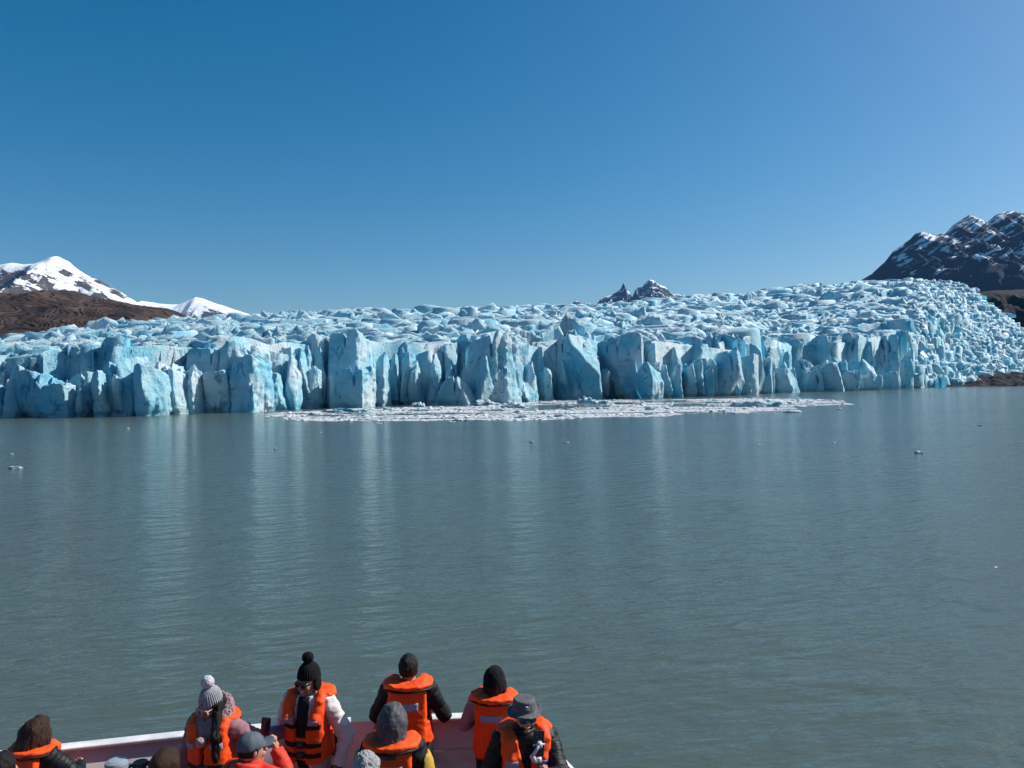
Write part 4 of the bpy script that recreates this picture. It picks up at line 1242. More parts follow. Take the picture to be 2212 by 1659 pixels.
# =================================================================== PEOPLE
def fabric(name, col, rough=0.75, var=0.25, scale=30.0, bumpd=0.004, weave=0.0, sheen=0.0, fine=160.0):
    mt, nt, bs = new_mat(name)
    P = obj_pos(nt)
    n = noise_tex(nt, scale * .35, 5, 0.6, P)
    nt.links.new(ramp(nt, n, [(0.3, tuple(c * (1 - var) for c in col)), (0.7, tuple(min(1, c * (1 + var * .5)) for c in col))]), bs.inputs['Base Color'])
    bs.inputs['Roughness'].default_value = rough
    bs.inputs['Specular IOR Level'].default_value = 0.22
    if sheen: bs.inputs['Sheen Weight'].default_value = sheen
    h = mathn(nt, 'ADD', noise_tex(nt, scale * .5, 4, 0.6, P), mathn(nt, 'MULTIPLY', noise_tex(nt, fine, 2, 0.5, P), 0.25))
    nt.links.new(bump(nt, h, 0.7, bumpd), bs.inputs['Normal'])
    return mt
def skin_mat(name, col):
    mt, nt, bs = new_mat(name)
    n = noise_tex(nt, 26, 4, 0.6, obj_pos(nt))
    nt.links.new(ramp(nt, n, [(0.3, tuple(c * .8 for c in col)), (0.7, tuple(min(1, c * 1.1) for c in col))]), bs.inputs['Base Color'])
    bs.inputs['Roughness'].default_value = 0.5
    bs.inputs['Subsurface Weight'].default_value = 0.0
    return mt
def hair_mat(name, a, b, rough=0.55):
    mt, nt, bs = new_mat(name)
    n = noise_tex(nt, 1.0, 5, 0.7, obj_pos(nt, (90, 90, 16)), 1.0)
    nt.links.new(ramp(nt, n, [(0.3, a), (0.7, b)]), bs.inputs['Base Color'])
    bs.inputs['Roughness'].default_value = rough
    bs.inputs['Specular IOR Level'].default_value = 0.22
    nt.links.new(bump(nt, n, 0.9, 0.012), bs.inputs['Normal'])
    return mt
def gloss(name, col, rough=0.12, metal=0.0):
    mt, nt, bs = new_mat(name)
    n = noise_tex(nt, 60, 3, 0.5, obj_pos(nt))
    nt.links.new(ramp(nt, n, [(0.2, tuple(c * .85 for c in col)), (0.8, col)]), bs.inputs['Base Color'])
    bs.inputs['Roughness'].default_value = rough; bs.inputs['Metallic'].default_value = metal
    return mt
M['orange'] = fabric('orange_vest_cloth', (0.86, 0.078, 0.010), 0.6, 0.12, 22, 0.010)
M['strip'] = fabric('silver_reflective_tape', (0.30, 0.29, 0.40), 0.35, 0.2, 60, 0.002)
M['strap'] = fabric('black_webbing', (0.012, 0.012, 0.013), 0.6, 0.2, 80)
M['buckle'] = gloss('black_plastic', (0.02, 0.02, 0.022), 0.3)
M['steel'] = gloss('bright_steel_clip', (0.6, 0.6, 0.62), 0.25, 1.0)
M['black_cloth'] = fabric('black_jacket_cloth', (0.009, 0.010, 0.013), 0.7, 0.3, 30, 0.008)
M['black_puffer'] = fabric('black_puffer_cloth', (0.009, 0.010, 0.012), 0.5, 0.3, 36, 0.010)
M['navy'] = fabric('navy_cloth', (0.02, 0.028, 0.05), 0.7)
M['mauve'] = fabric('mauve_puffer_cloth', (0.26, 0.13, 0.155), 0.6, 0.2, 30, 0.008)
M['mauve_grey'] = fabric('mauve_grey_cloth', (0.28, 0.21, 0.25), 0.65, 0.2, 30, 0.008)
M['cream'] = fabric('cream_jacket_cloth', (0.62, 0.56, 0.54), 0.7, 0.12, 24, 0.012)
M['cream_trouser'] = fabric('beige_trouser_cloth', (0.42, 0.36, 0.33), 0.75, 0.15)
M['red'] = fabric('red_jacket_cloth', (0.55, 0.035, 0.02), 0.6, 0.2, 24, 0.010)
M['grey_knit'] = fabric('grey_rib_knit', (0.27, 0.28, 0.31), 0.9, 0.2, 60, 0.006)
M['pom_grey'] = fabric('grey_pompom_wool', (0.48, 0.46, 0.49), 0.95, 0.3, 90, 0.01)
M['black_knit'] = fabric('black_knit', (0.005, 0.005, 0.006), 0.95, 0.3, 60, 0.006)
M['fur'] = fabric('mauve_fur', (0.30, 0.17, 0.19), 0.95, 0.35, 110, 0.012, sheen=0.4)
M['pale_fur'] = fabric('pale_fur', (0.45, 0.33, 0.31), 0.95, 0.4, 110, 0.012)
M['grey_cap'] = fabric('grey_cap_cloth', (0.085, 0.105, 0.13), 0.7, 0.2, 40, 0.003)
M['grey_hat'] = fabric('grey_hat_cloth', (0.10, 0.10, 0.105), 0.75, 0.3, 40, 0.005)
M['hood'] = fabric('grey_hood_cloth', (0.07, 0.07, 0.078), 0.55, 0.6, 40, 0.010)
M['yellow'] = fabric('yellow_jacket_cloth', (0.46, 0.30, 0.05), 0.65, 0.2)
M['burgundy'] = fabric('burgundy_scarf_wool', (0.10, 0.012, 0.03), 0.9, 0.3)
M['dark_trouser'] = fabric('dark_trouser_cloth', (0.025, 0.027, 0.035), 0.8)
M['skin'] = skin_mat('warm_skin', (0.42, 0.22, 0.15))
M['skin_tan'] = skin_mat('tanned_skin', (0.30, 0.15, 0.10))
M['hair_black'] = hair_mat('black_hair', (0.004, 0.003, 0.003), (0.012, 0.009, 0.008))
M['hair_brown'] = hair_mat('brown_hair', (0.008, 0.004, 0.003), (0.05, 0.02, 0.01))
M['hair_grey'] = hair_mat('grey_hair', (0.10, 0.10, 0.11), (0.50, 0.50, 0.52), 0.6)
M['lens_dark'] = gloss('dark_lens', (0.01, 0.01, 0.012), 0.06)
M['lens_blue'] = gloss('blue_mirror_lens', (0.02, 0.12, 0.22), 0.08, 0.6)
M['lens_pink'] = gloss('red_mirror_lens', (0.50, 0.08, 0.06), 0.1, 0.6)
M['frame_pink'] = gloss('pale_pink_frame', (0.62, 0.45, 0.45), 0.35)
M['teeth'] = gloss('teeth', (0.75, 0.72, 0.66), 0.3)
M['lips'] = skin_mat('lips', (0.28, 0.09, 0.075))
M['phone'] = gloss('dark_phone', (0.012, 0.014, 0.02), 0.1)
M['screen'] = gloss('phone_screen_glass', (0.012, 0.02, 0.035), 0.05)
M['gimbal'] = gloss('pale_grey_gimbal', (0.50, 0.50, 0.55), 0.35)

def dot(a, b): return (a * b).sum(-1)
def cone(p, a, b, ra, rb):
    a = np.asarray(a, np.float32); b = np.asarray(b, np.float32)
    ba = b - a; t = np.clip(((p - a) @ ba) / float(ba @ ba), 0, 1)
    d = np.linalg.norm(p - a - t[:, None] * ba, axis=1)
    return d - (ra + (rb - ra) * t), t
def ell(p, c, r):
    r = np.asarray(r, np.float32); q = (p - np.asarray(c, np.float32)) / r
    k = np.linalg.norm(q, axis=1)
    return (k * (k - 1)) / (np.linalg.norm(q / r, axis=1) + 1e-6)
def rbox(p, c, h, r):
    q = np.abs(p - np.asarray(c, np.float32)) - np.asarray(h, np.float32) + r
    return np.linalg.norm(np.maximum(q, 0), axis=1) + np.minimum(q.max(1), 0) - r

class Person:
    """figure 1.75 m tall facing -Y before scaling; s scales, rot turns, lean tips the trunk forward"""
    def __init__(P, u, vtop, depth, rot, label, skin='skin', lean=0.0, hat=0.0, arms=None, width=1.0, head=(0, 0, 0), hscale=None):
        pos = at(u, vtop, depth)
        P.h = pos[2] - DECK - hat
        P.s = hscale if hscale else P.h / 1.70
        P.lean = lean; P.width = width; P.headrot = head
        P.vth = .054
        P.arms = arms or {1: ((.27, .03, 1.12), (.27, -.04, .87)), -1: ((-.27, .03, 1.12), (-.27, -.04, .87))}
        P.skin = M[skin]
        P.loc = (pos[0], pos[1], DECK); P.rot = rot
        P.label = label
        P.obj = None
        hr = [R(a) for a in head]
        P.HM = np.array((Matrix.Rotation(hr[2], 3, 'Z') @ Matrix.Rotation(hr[0], 3, 'X') @ Matrix.Rotation(hr[1], 3, 'Y')).transposed(), np.float32)
    # --- spaces
    def sh(P, p):
        """undo the forward lean (shear above the hip)"""
        q = p.copy(); q[:, 1] = q[:, 1] + P.lean * np.maximum(q[:, 2] - 0.95, 0); return q
    def hd(P, p):
        """head space: pivot at the neck"""
        c = np.array([0, 0.0, 1.52], np.float32)
        return (p + np.array([0, 0, .05], np.float32) - c) @ P.HM.T + c
    def mesh(P, fn, lo, hi, h, mat, name, parent=None):
        V, F = isosurface(lambda q: fn(P.sh(q)), lo, hi, h, 1.15)
        if len(F) == 0: return None
        return mesh_obj(name, V * P.s, F, mat, parent)
    # --- body
    def torso(P, p):
        w = P.width
        d = ell(p, (0, 0.0, 1.27), (.172 * w, .112 * w, .20))
        d = smin(d, cone(p, (-.15, .005, 1.405), (.15, .005, 1.405), .062, .062)[0], .06)
        d = smin(d, ell(p, (0, -.008, 1.06), (.152 * w, .112 * w, .19)), .07)
        d = smin(d, ell(p, (0, .004, .93), (.165 * w, .118 * w, .13)), .06)
        d = smin(d, cone(p, (0, .012, 1.40), (0, -.004, 1.55), .060, .054)[0], .035)
        return d
    def arm(P, p, s, infl=0.0, rings=0.0, per=0.06):
        e, wr = P.arms[s]
        d1, t1 = cone(p, (s * .188, .004, 1.392), e, .056 + infl, .044 + infl)
        d2, t2 = cone(p, e, wr, .044 + infl, .031 + infl)
        if rings:
            L1 = np.linalg.norm(np.subtract(e, (s * .188, .004, 1.392))); L2 = np.linalg.norm(np.subtract(wr, e))
            d1 = d1 - rings * np.abs(np.cos(np.pi * t1 * L1 / per)); d2 = d2 - rings * np.abs(np.cos(np.pi * t2 * L2 / per))
        return smin(d1, d2, .03)
    def legs(P, p, infl=0.0):
        d = None
        for s in (-1, 1):
            a = cone(p, (s * .088, 0, .90), (s * .10, -.012, .50), .086 + infl, .056 + infl)[0]
            b = cone(p, (s * .10, -.012, .50), (s * .102, .02, .09), .056 + infl, .040 + infl)[0]
            q = smin(a, b, .03)
            d = q if d is None else smin(d, q, .025)
        return d
    def feet(P, p):
        d = None
        for s in (-1, 1):
            q = cone(p, (s * .105, .045, .05), (s * .115, -.145, .042), .048, .040)[0]
            d = q if d is None else np.minimum(d, q)
        return np.maximum(d, -p[:, 2] + .004)
    def headf(P, p, face=True):
        q = P.hd(p)
        d = ell(q, (0, .004, 1.645), (.077, .097, .105))
        d = smin(d, ell(q, (0, -.038, 1.585), (.056, .056, .062)), .035)
        d = smin(d, cone(p, (0, .012, 1.44), (0, -.004, 1.53), .056, .053)[0], .03)
        if face:
            d = smin(d, cone(q, (0, -.092, 1.650), (0, -.116, 1.612), .009, .015)[0], .012)
            d = smin(d, cone(q, (-.03, -.084, 1.662), (.03, -.084, 1.662), .012, .012)[0], .014)
            d = smin(d, ell(q, (0, -.083, 1.545), (.024, .020, .018)), .02)
            for s in (-1, 1):
                d = np.maximum(d, -ell(q, (s * .031, -.100, 1.643), (.017, .014, .011)))
                d = smin(d, ell(q, (s * .079, .012, 1.635), (.011, .020, .030)), .008)
                d = smin(d, ell(q, (s * .040, -.074, 1.605), (.024, .020, .022)), .02)
            d = np.maximum(d, -ell(q, (0, -.106, 1.578), (.024, .012, .0035)))
        return d
    def hand(P, wr, dirv, nrm, curl=0.6, spread=0.012, side=1):
        dirv = np.array(dirv, float); dirv /= np.linalg.norm(dirv)
        nrm = np.array(nrm, float); nrm -= dirv * (nrm @ dirv); nrm /= np.linalg.norm(nrm)
        lat = np.cross(nrm, dirv) * side
        wr = np.array(wr, float)
        def pt(a, b, c): return wr + dirv * a + lat * b + nrm * c
        parts = [(pt(.0, 0, 0), pt(.035, 0, 0), .026, .028)]
        for k, off in enumerate((-.027, -.009, .009, .027)):
            parts.append((pt(.02, off * .7, 0), pt(.085, off, 0), .015, .0115))
        lens = (.066, .076, .070, .054)
        for k, off in enumerate((.027, .009, -.009, -.027)):
            a = pt(.085, off, 0); l1 = lens[k] * .5; cur = curl * (1 + .1 * k)
            d1 = dirv * math.cos(cur) + nrm * math.sin(cur); b = a + d1 * l1 + lat * off * .1
            d2 = dirv * math.cos(cur * 2.1) + nrm * math.sin(cur * 2.1); c = b + d2 * l1
            parts += [(a, b, .0105, .0095), (b, c, .0095, .008)]
        ta = pt(.025, .028, .004); tb = pt(.058, .050, .014); tc = pt(.088, .046, .032)
        parts += [(ta, tb, .014, .012), (tb, tc, .0115, .0095)]
        def f(p):
            d = None
            for a, b, ra, rb in parts:
                q = cone(p, a, b, ra, rb)[0]
                d = q if d is None else smin(d, q, .006)
            return d
        allp = np.array([q for a, b, _, _ in parts for q in (a, b)])
        return f, allp.min(0) - .03, allp.max(0) + .03
    def body(P, hands=None, detail=True):
        """one figure: trunk, limbs, head and hands in one mesh"""
        f = lambda p: smin(smin(P.torso(p), np.minimum(P.arm(p, 1), P.arm(p, -1)), .03), np.minimum(P.legs(p), P.feet(p)), .03)
        def trunk(p): return f(P.sh(p))
        V1, F1 = isosurface(trunk, (-.75, -.75, -.02), (.75, .6, 1.52), .017, 1.15)
        V2, F2 = isosurface(lambda p: np.maximum(P.headf(P.sh(p)), 1.46 - P.sh(p)[:, 2]), (-.22, -.6 if P.lean else -.25, 1.42), (.22, .24, 1.84), .0058 if detail else .009, 1.3)
        Vs, Fs = [V1, V2], [F1, F2]
        for s in (1, -1):
            e, wr = np.array(P.arms[s][0]), np.array(P.arms[s][1])
            if hands and s in hands: dv, nv, cu = hands[s]
            else: dv, nv, cu = wr - e, (-s * .8, -.2, 0.2), .55
            hf, lo, hi = P.hand(wr, dv, nv, cu, side=s)
            if P.lean: lo[1] -= .4
            V3, F3 = isosurface(lambda p: hf(P.sh(p)), lo, hi, .0052, 1.3)
            Vs.append(V3); Fs.append(F3)
        n = 0; F = []
        for v, f_ in zip(Vs, Fs):
            F.append(f_ + n); n += len(v)
        P.obj = mesh_obj('person', np.concatenate(Vs) * P.s, np.concatenate(F), P.skin)
        P.obj.location = P.loc; P.obj.rotation_euler = (0, 0, P.rot)
        tag(P.obj, P.label, 'person', 'passengers on the bow')
        return P.obj
    # --- clothes
    def jt(P, p): return P.torso(p) - .025
    def jacket(P, mat, rings=0.0, per=.06, infl=.019, hem=.80, collar=1.47, name='jacket', wr=0.010, h=.0105, parts=True):
        def f(p):
            d = P.jt(p)
            if rings: d = d - rings * np.abs(np.cos(np.pi * p[:, 2] / per)) * .8
            for s in (1, -1):
                a = P.arm(p, s, infl, rings, per)
                e, w = np.array(P.arms[s][0]), np.array(P.arms[s][1])
                ax = (w - e) / np.linalg.norm(w - e)
                a = np.maximum(a, (p - (w - ax * .005)) @ ax.astype(np.float32))
                d = smin(d, a, .035)
            d = d + wr * fbm(p * np.array([9, 9, 13], np.float32) + P.h * 9, 2) + wr * .6 * ridged(p * np.array([6, 6, 11], np.float32) + P.h * 5, 1)
            d = smax(d, hem - p[:, 2], .012)
            d = smax(d, p[:, 2] - collar, .012)
            return d
        return P.mesh(f, (-.78, -.75 - (.3 if P.lean else 0), hem - .05), (.78, .62, 1.62), h, M[mat], name, P.obj)
    def trousers(P, mat):
        f = lambda p: smax(smin(P.torso(p) - .016, P.legs(p, .022) + .006 * fbm(p * 8, 2), .03), p[:, 2] - 1.0, .01)
        o = P.mesh(lambda p: np.maximum(f(p), .06 - p[:, 2]), (-.32, -.3, .03), (.32, .3, 1.06), .018, M[mat], 'trousers', P.obj)
        g = lambda p: P.feet(p) - .012
        P.mesh(lambda p: np.maximum(g(p), -p[:, 2]), (-.25, -.25, -.03), (.25, .2, .16), .014, M['rubber'], 'shoes', P.obj)
        return o
    def vest(P, back=True, front='closed', strip=True, h=.0085, straps=(1.23, 1.06, .98), tapes=True, zlow=.90, collar=True):
        """padded foam vest: back panel, two front panels, wide pillow collar"""
        def rect(p, x0, x1, z0, z1, r=.03):
            qx = np.abs(p[:, 0] - (x0 + x1) / 2) - (x1 - x0) / 2 + r; qz = np.abs(p[:, 2] - (z0 + z1) / 2) - (z1 - z0) / 2 + r
            return np.hypot(np.maximum(qx, 0), np.maximum(qz, 0)) + np.minimum(np.maximum(qx, qz), 0) - r
        gap = {'closed': .012, 'open': .055, 'wide': .022}[front]
        def backf(p):
            d = smax(P.jt(p) - P.vth, rect(p, -.172, .172, zlow, 1.43), .025)
            return np.maximum(d, .015 - p[:, 1])
        def frontf(p):
            ax = np.abs(p[:, 0])
            q = p.copy(); q[:, 0] = ax
            vn = gap + np.clip(p[:, 2] - 1.22, 0, 1) * (.30 if front != 'wide' else .24)
            d = smax(P.jt(p) - P.vth, rect(q, 0.0, .195, zlow, 1.47), .03)
            d = smax(d, vn - ax, .02)
            return np.maximum(d, p[:, 1] - .02)
        def sides(p):
            d = smax(P.jt(p) - .03, np.abs(p[:, 2] - (zlow + .13)) - .10, .02)
            return d
        def yoke(p):
            q = p.copy(); q[:, 0] = np.abs(q[:, 0])
            a = cone(q, (.120, .03, 1.470), (.140, -.055, 1.455), .036, .048)[0]
            b = cone(q, (.140, -.055, 1.455), (.118 + (gap - .012) * .5, -.165, 1.31), .052, .050)[0]
            return smin(a, b, .03)
        def zc(p):
            return 1.492 - .10 * np.maximum(p[:, 1], 0) + np.minimum(p[:, 1] + .03, 0) * 0.95 - .30 * np.maximum(np.abs(p[:, 0]) - .15, 0)
        def coll(p, grow=0.0, th=.020, dz=0.0):
            e = np.sqrt((p[:, 0] / (.232 + grow)) ** 2 + ((p[:, 1] - .028) / np.where(p[:, 1] > .028, .205 + grow, .150 + grow)) ** 2)
            d = (e - 1) * .19
            d = smax(d, np.abs(p[:, 2] - zc(p) - dz) * .9 - th, .014)
            hole = np.sqrt((p[:, 0] / .092) ** 2 + ((p[:, 1] + .02) / .098) ** 2)
            d = smax(d, (1 - hole) * .09, .012)
            ax = np.abs(p[:, 0])
            d = np.where(p[:, 1] < -.03, smax(d, gap + .035 - ax, .015), d)
            return d
        P.vf = lambda p: np.minimum(np.minimum(backf(p), smin(frontf(p), yoke(p), .03)), sides(p))
        lo, hi = (-.30, -.36 - (.25 if P.lean else 0), zlow - .04), (.30, .30, 1.50)
        v = P.mesh(lambda p: (smin(P.vf(p), coll(p), .012) if collar else P.vf(p)) + .006 * fbm(p * 14 + P.h * 7, 2) + .008 * ridged(p * np.array([7, 7, 12], np.float32) + P.h * 3, 1), lo, (.30, .30, 1.60), h, M['orange'], 'life_vest', P.obj)
        P.vest_obj = v
        if collar:
            P.mesh(lambda p: np.maximum(coll(p, .006, .009, -.026), .02 - p[:, 1]), (-.28, -.02 - (.3 if P.lean else 0), 1.38), (.28, .30, 1.56), .0085, M['strap'], 'collar_trim', v)
        if strip and back:
            P.patch('reflective_strip', 'strip', -.105, .112, 1.262, 1.330, +1, v)
        if tapes and front:
            for s in (-1, 1):
                x0, x1 = (s * .075, s * .178)
                P.patch('reflective_strip', 'strip', min(x0, x1), max(x0, x1), 1.255, 1.315, -1, v)
        for z in straps:
            P.patch('strap', 'strap', -.180, .180, z - .019, z + .019, -1, v, 34)
            b = P.patch('buckle', 'buckle', -.034, .034, z - .028, z + .028, -1, v, 6, .016)
        return v
    def patch(P, name, mat, x0, x1, z0, z1, sgn, parent, n=14, th=.005, fn=None, tilt=0.0):
        """thin flat piece lying on the vest; sgn +1 back, -1 front"""
        fn = fn or P.vf
        m_ = max(3, int(n * .45))
        X, Z = np.meshgrid(np.linspace(x0, x1, n), np.linspace(z0, z1, m_))
        Z = Z + X * tilt
        y = np.full(X.size, .34 * sgn, np.float32)
        for _ in range(16):
            p = np.stack([X.ravel(), y, Z.ravel()], -1).astype(np.float32)
            y = y - sgn * np.clip(fn(p) * .9, -.03, .12)
        Y = y.reshape(X.shape)
        # relax so the piece spans small dents
        Yo = Y + sgn * th; Yi = Y - sgn * .004
        def lean(Yv, Zv): return Yv - P.lean * np.maximum(Zv - .95, 0)
        A = np.stack([X, lean(Yo, Z), Z], -1).reshape(-1, 3); B = np.stack([X, lean(Yi, Z), Z], -1).reshape(-1, 3)
        i = np.arange(X.size).reshape(X.shape); k = X.size
        F = np.stack([i[:-1, :-1], i[:-1, 1:], i[1:, 1:], i[1:, :-1]], -1).reshape(-1, 4)
        if sgn > 0: F = F[:, ::-1]
        rim = list(i[0, :]) + list(i[1:, -1]) + list(i[-1, -2::-1]) + list(i[-2:0:-1, 0])
        S = [(rim[j], rim[(j + 1) % len(rim)], rim[(j + 1) % len(rim)] + k, rim[j] + k) for j in range(len(rim))]
        S = np.array(S)
        if sgn < 0: S = S[:, ::-1]
        return mesh_obj(name, np.concatenate([A, B]) * P.s, np.concatenate([F, F[:, ::-1] + k, S]), M[mat], parent)
    def hsdf(P, fn, lo, hi, h, mat, name, parent=None):
        """something in head space"""
        lo = np.array(lo, float); hi = np.array(hi, float)
        if any(P.headrot): lo -= .06; hi += .06
        if P.lean: lo[1] -= .3; 
        return P.mesh(lambda p: fn(P.hd(p)), lo, hi, h, M[mat], name, parent or P.obj)
    def skull(P, q): 
        d = ell(q, (0, .004, 1.645), (.077, .097, .105))
        return smin(d, ell(q, (0, -.038, 1.585), (.056, .056, .062)), .035)
    def short_hair(P, mat='hair_black', thick=.013, low=1.575):
        def f(q):
            d = P.skull(q) - thick - .006 * fbm(q * np.array([40, 40, 22], np.float32), 2)
            face = 1.685 - q[:, 2] - np.clip(q[:, 1] + .03, -.1, .1) * 3.2      # below the hairline at the front
            d = smax(d, face, .012)
            return smax(d, low - q[:, 2], .015)
        return P.hsdf(f, (-.12, -.14, 1.5), (.12, .15, 1.80), .0055, mat, 'hair')
    def long_hair(P, mat, length=.24, wide=1.0, face=True, wave=1.0):
        def f(q):
            d = P.skull(q) - .020
            d = smin(d, cone(q, (0, .055, 1.66), (0, .085, 1.66 - length), .088 * wide, .075 * wide)[0], .04)
            for s in (-1, 1):
                d = smin(d, cone(q, (s * .065, .02, 1.66), (s * .085 * wide, .035, 1.67 - length), .045 * wide, .042 * wide)[0], .03)
            strand = ridged(q * np.array([42, 42, 6], np.float32) + 2 * P.h, 2) * .006 * wave + fbm(q * np.array([11, 11, 6], np.float32), 2) * .016 * wave
            d = d - strand
            front = -.045 - q[:, 1] - np.clip(q[:, 2] - 1.675, 0, .1) * 1.6
            d = smax(d, front, .015)
            low = 1.66 - length - .02 + .03 * pnoise(q * np.array([26, 26, 1], np.float32) + 4)
            return smax(d, low - q[:, 2], .01)
        return P.hsdf(f, (-.20, -.16, 1.58 - length - .06), (.20, .22, 1.82), .0062, mat, 'hair')
    def beanie(P, mat, tall=.0, rib=.0025, cuff=True, pom=None, low=1.655, name='knit_hat', flaps=False, slouch=0.0):
        def f(q):
            r = q - np.array([0, .008, 0], np.float32)
            th = np.arctan2(r[:, 1], r[:, 0])
            d = ell(q, (0, .012 + slouch * .5, 1.672 + tall * .4), (.094, .114, .106 + tall))
            d = d + rib * np.cos(th * 30)
            tilt = 1.0 * low - .16 * (q[:, 1]) 
            d = smax(d, tilt - .0 - q[:, 2] - .02 * 0, .008)
            if cuff:
                c = np.abs(q[:, 2] - (low + .028 - .16 * q[:, 1])) - .030
                k = ell(q, (0, .010, 1.655), (.097, .117, .16)) + rib * np.cos(th * 30)
                d = smin(d, smax(k, c, .010), .006)
            if flaps:
                for s in (-1, 1):
                    d = smin(d, ell(q, (s * .086, .022, 1.615), (.022, .050, .062)), .015)
                d = smin(d, smax(P.skull(q) - .022, np.maximum(.01 - q[:, 1], 1.56 - q[:, 2]), .012), .012)
            return d
        o = P.hsdf(f, (-.14, -.15, 1.52), (.14, .18, 1.86 + tall * 1.5), .0052, mat, name)
        if pom:
            rr, pm, pz = pom
            P.hsdf(lambda q: np.linalg.norm(q - np.array([0, .018 + slouch * .4, pz], np.float32), axis=1) - rr - .006 * ridged(q * 38, 2), (-.10, -.10, pz - .09), (.10, .13, pz + .09), .0052, pm, 'pompom', o)
        return o
    def glasses(P, lens, frame, name='sunglasses', size=1.0):
        def L(q):
            d = None
            for s in (-1, 1):
                a = smax(ell(q, (s * .035, -.098, 1.642), (.030 * size, .030, .023 * size)), -(q[:, 1] + .112), .004)
                a = np.maximum(a, q[:, 1] + .082)
                d = a if d is None else np.minimum(d, a)
            return d
        o = P.hsdf(L, (-.09, -.14, 1.60), (.09, -.06, 1.69), .0042, lens, name)
        def Fm(q):
            d = cone(q, (-.062, -.100, 1.660), (.062, -.100, 1.660), .0062, .0062)[0]
            for s in (-1, 1):
                d = np.minimum(d, cone(q, (s * .064, -.098, 1.658), (s * .083, .015, 1.652), .0055, .0045)[0])
                ring = np.abs(np.sqrt(((q[:, 0] - s * .035) / .031) ** 2 + ((q[:, 2] - 1.642) / .024) ** 2) - 1) * .026 - .0035
                d = np.minimum(d, np.maximum(ring, np.abs(q[:, 1] + .104) - .008))
            return d
        P.hsdf(Fm, (-.11, -.14, 1.60), (.11, .04, 1.69), .0042, frame, 'glasses_frame', o)
        return o
    def mouth(P, smile=True):
        def f(q):
            c = q.copy(); c[:, 2] = c[:, 2] - 7.0 * q[:, 0] ** 2
            return ell(c, (0, -.094, 1.577), (.025, .010, .0062 if smile else .004))
        return P.hsdf(f, (-.05, -.13, 1.55), (.05, -.06, 1.61), .0036, 'teeth' if smile else 'lips', 'mouth')
    def ring(P, mat, name, r=.115, th=.045, z=1.475, noise=.012, tilt=0.4, cy=-.01, gapf=None):
        def f(p):
            q = p - np.array([0, cy, z], np.float32)
            rad = np.hypot(q[:, 0], q[:, 1] * 1.05)
            zz = q[:, 2] - tilt * q[:, 1]
            d = np.hypot(rad - r, zz * .8) - th
            return d - noise * ridged(p * 30, 2)
        return P.mesh(f, (-.24, -.24 - (.2 if P.lean else 0), z - .15), (.24, .24, z + .16), .0075, M[mat], name, P.obj)

PI = math.pi
lean_on_rail = {1: ((.31, -.07, 1.13), (.17, -.31, 1.15)), -1: ((-.31, -.07, 1.13), (-.17, -.31, 1.15))}

# --- dark haired man at the rail, back to the boat
p = Person(882, 1415, 7.58, PI, 'person in black jacket with short dark hair at the rail, back turned', arms=lean_on_rail)
p.body(); p.short_hair('hair_black'); p.jacket('black_cloth', rings=.004, per=.055); p.trousers('dark_trouser'); p.vest(straps=(1.02,))
# --- person in black knit hat at the bow corner, back turned
p = Person(1068, 1440, 7.5, PI - .15, 'person in black knit hat and mauve grey jacket at the bow corner, back turned', hat=.03, arms=lean_on_rail)
p.body(); p.long_hair('hair_black', .17, .85); p.hsdf(lambda q: smax(smin(ell(q, (0, .018, 1.665), (.102, .128, .128)), cone(q, (0, .045, 1.63), (0, .05, 1.545), .098, .082)[0], .03) - .005 * ridged(q * np.array([22, 22, 7], np.float32), 2), np.maximum(1.555 - q[:, 2], -.02 - q[:, 1] - np.clip(q[:, 2] - 1.66, 0, .2) * 3), .01), (-.15, -.16, 1.5), (.15, .2, 1.84), .0055, 'black_knit', 'knit_hat'); p.jacket('mauve_grey'); p.trousers('dark_trouser'); p.vest(straps=(1.0,))
p.ring('burgundy', 'scarf', .072, .026, 1.515, .006, 0.2, 0)
# --- tall person in black pompom hat, facing the boat
p = Person(668, 1433, 7.42, R(-14), 'person in black pompom hat and cream jacket with crossed vest straps', 'skin_tan', hat=.045,
           arms={-1: ((-.33, .13, 1.15), (-.40, .34, 1.13)), 1: ((.34, .05, 1.10), (.29, -.05, .86))}, head=(6, 0, -14))
p.body(); p.beanie('black_knit', tall=.03, pom=(.052, 'black_knit', 1.852), flaps=True, low=1.668); p.glasses('lens_dark', 'buckle'); p.mouth(True)
p.jacket('cream', wr=.017, infl=.027, h=.0095); p.trousers('cream_trouser'); p.vest(front='open', straps=(1.235, 1.075, .985), strip=True, tapes=True)
p.patch('fleece', 'black_cloth', -.052, .052, .84, 1.47, -1, p.obj, 24, .020, fn=p.jt)
# --- person in grey pompom hat and mauve coat, facing the boat
p = Person(461, 1482, 7.12, R(-10), 'person in grey pompom hat and mauve fur collared coat with mirrored sunglasses', 'skin_tan', hat=.06,
           arms={1: ((.35, .16, 1.22), (.54, .38, 1.215)), -1: ((-.29, .03, 1.10), (-.27, -.06, .85))}, head=(14, 0, -16))
p.body(); p.long_hair('hair_black', .20); p.beanie('grey_knit', tall=.045, rib=.0042, pom=(.058, 'pom_grey', 1.880), low=1.672); p.glasses('lens_pink', 'frame_pink'); p.mouth(False)
p.jacket('mauve', rings=.009, per=.062, infl=.026); p.trousers('dark_trouser'); p.vth = .066; p.vest(straps=(1.10,), strip=True)
p.ring('fur', 'fur_collar', .122, .060, 1.49, .016, .65, .0)
p.mesh(lambda q: np.linalg.norm(q - np.array([.0, -.215, 1.335], np.float32), axis=1) - .046 - .008 * ridged(q * 30, 2), (-.1, -.32, 1.24), (.1, -.12, 1.43), .0065, M['pale_fur'], 'fur_tassel', p.obj)
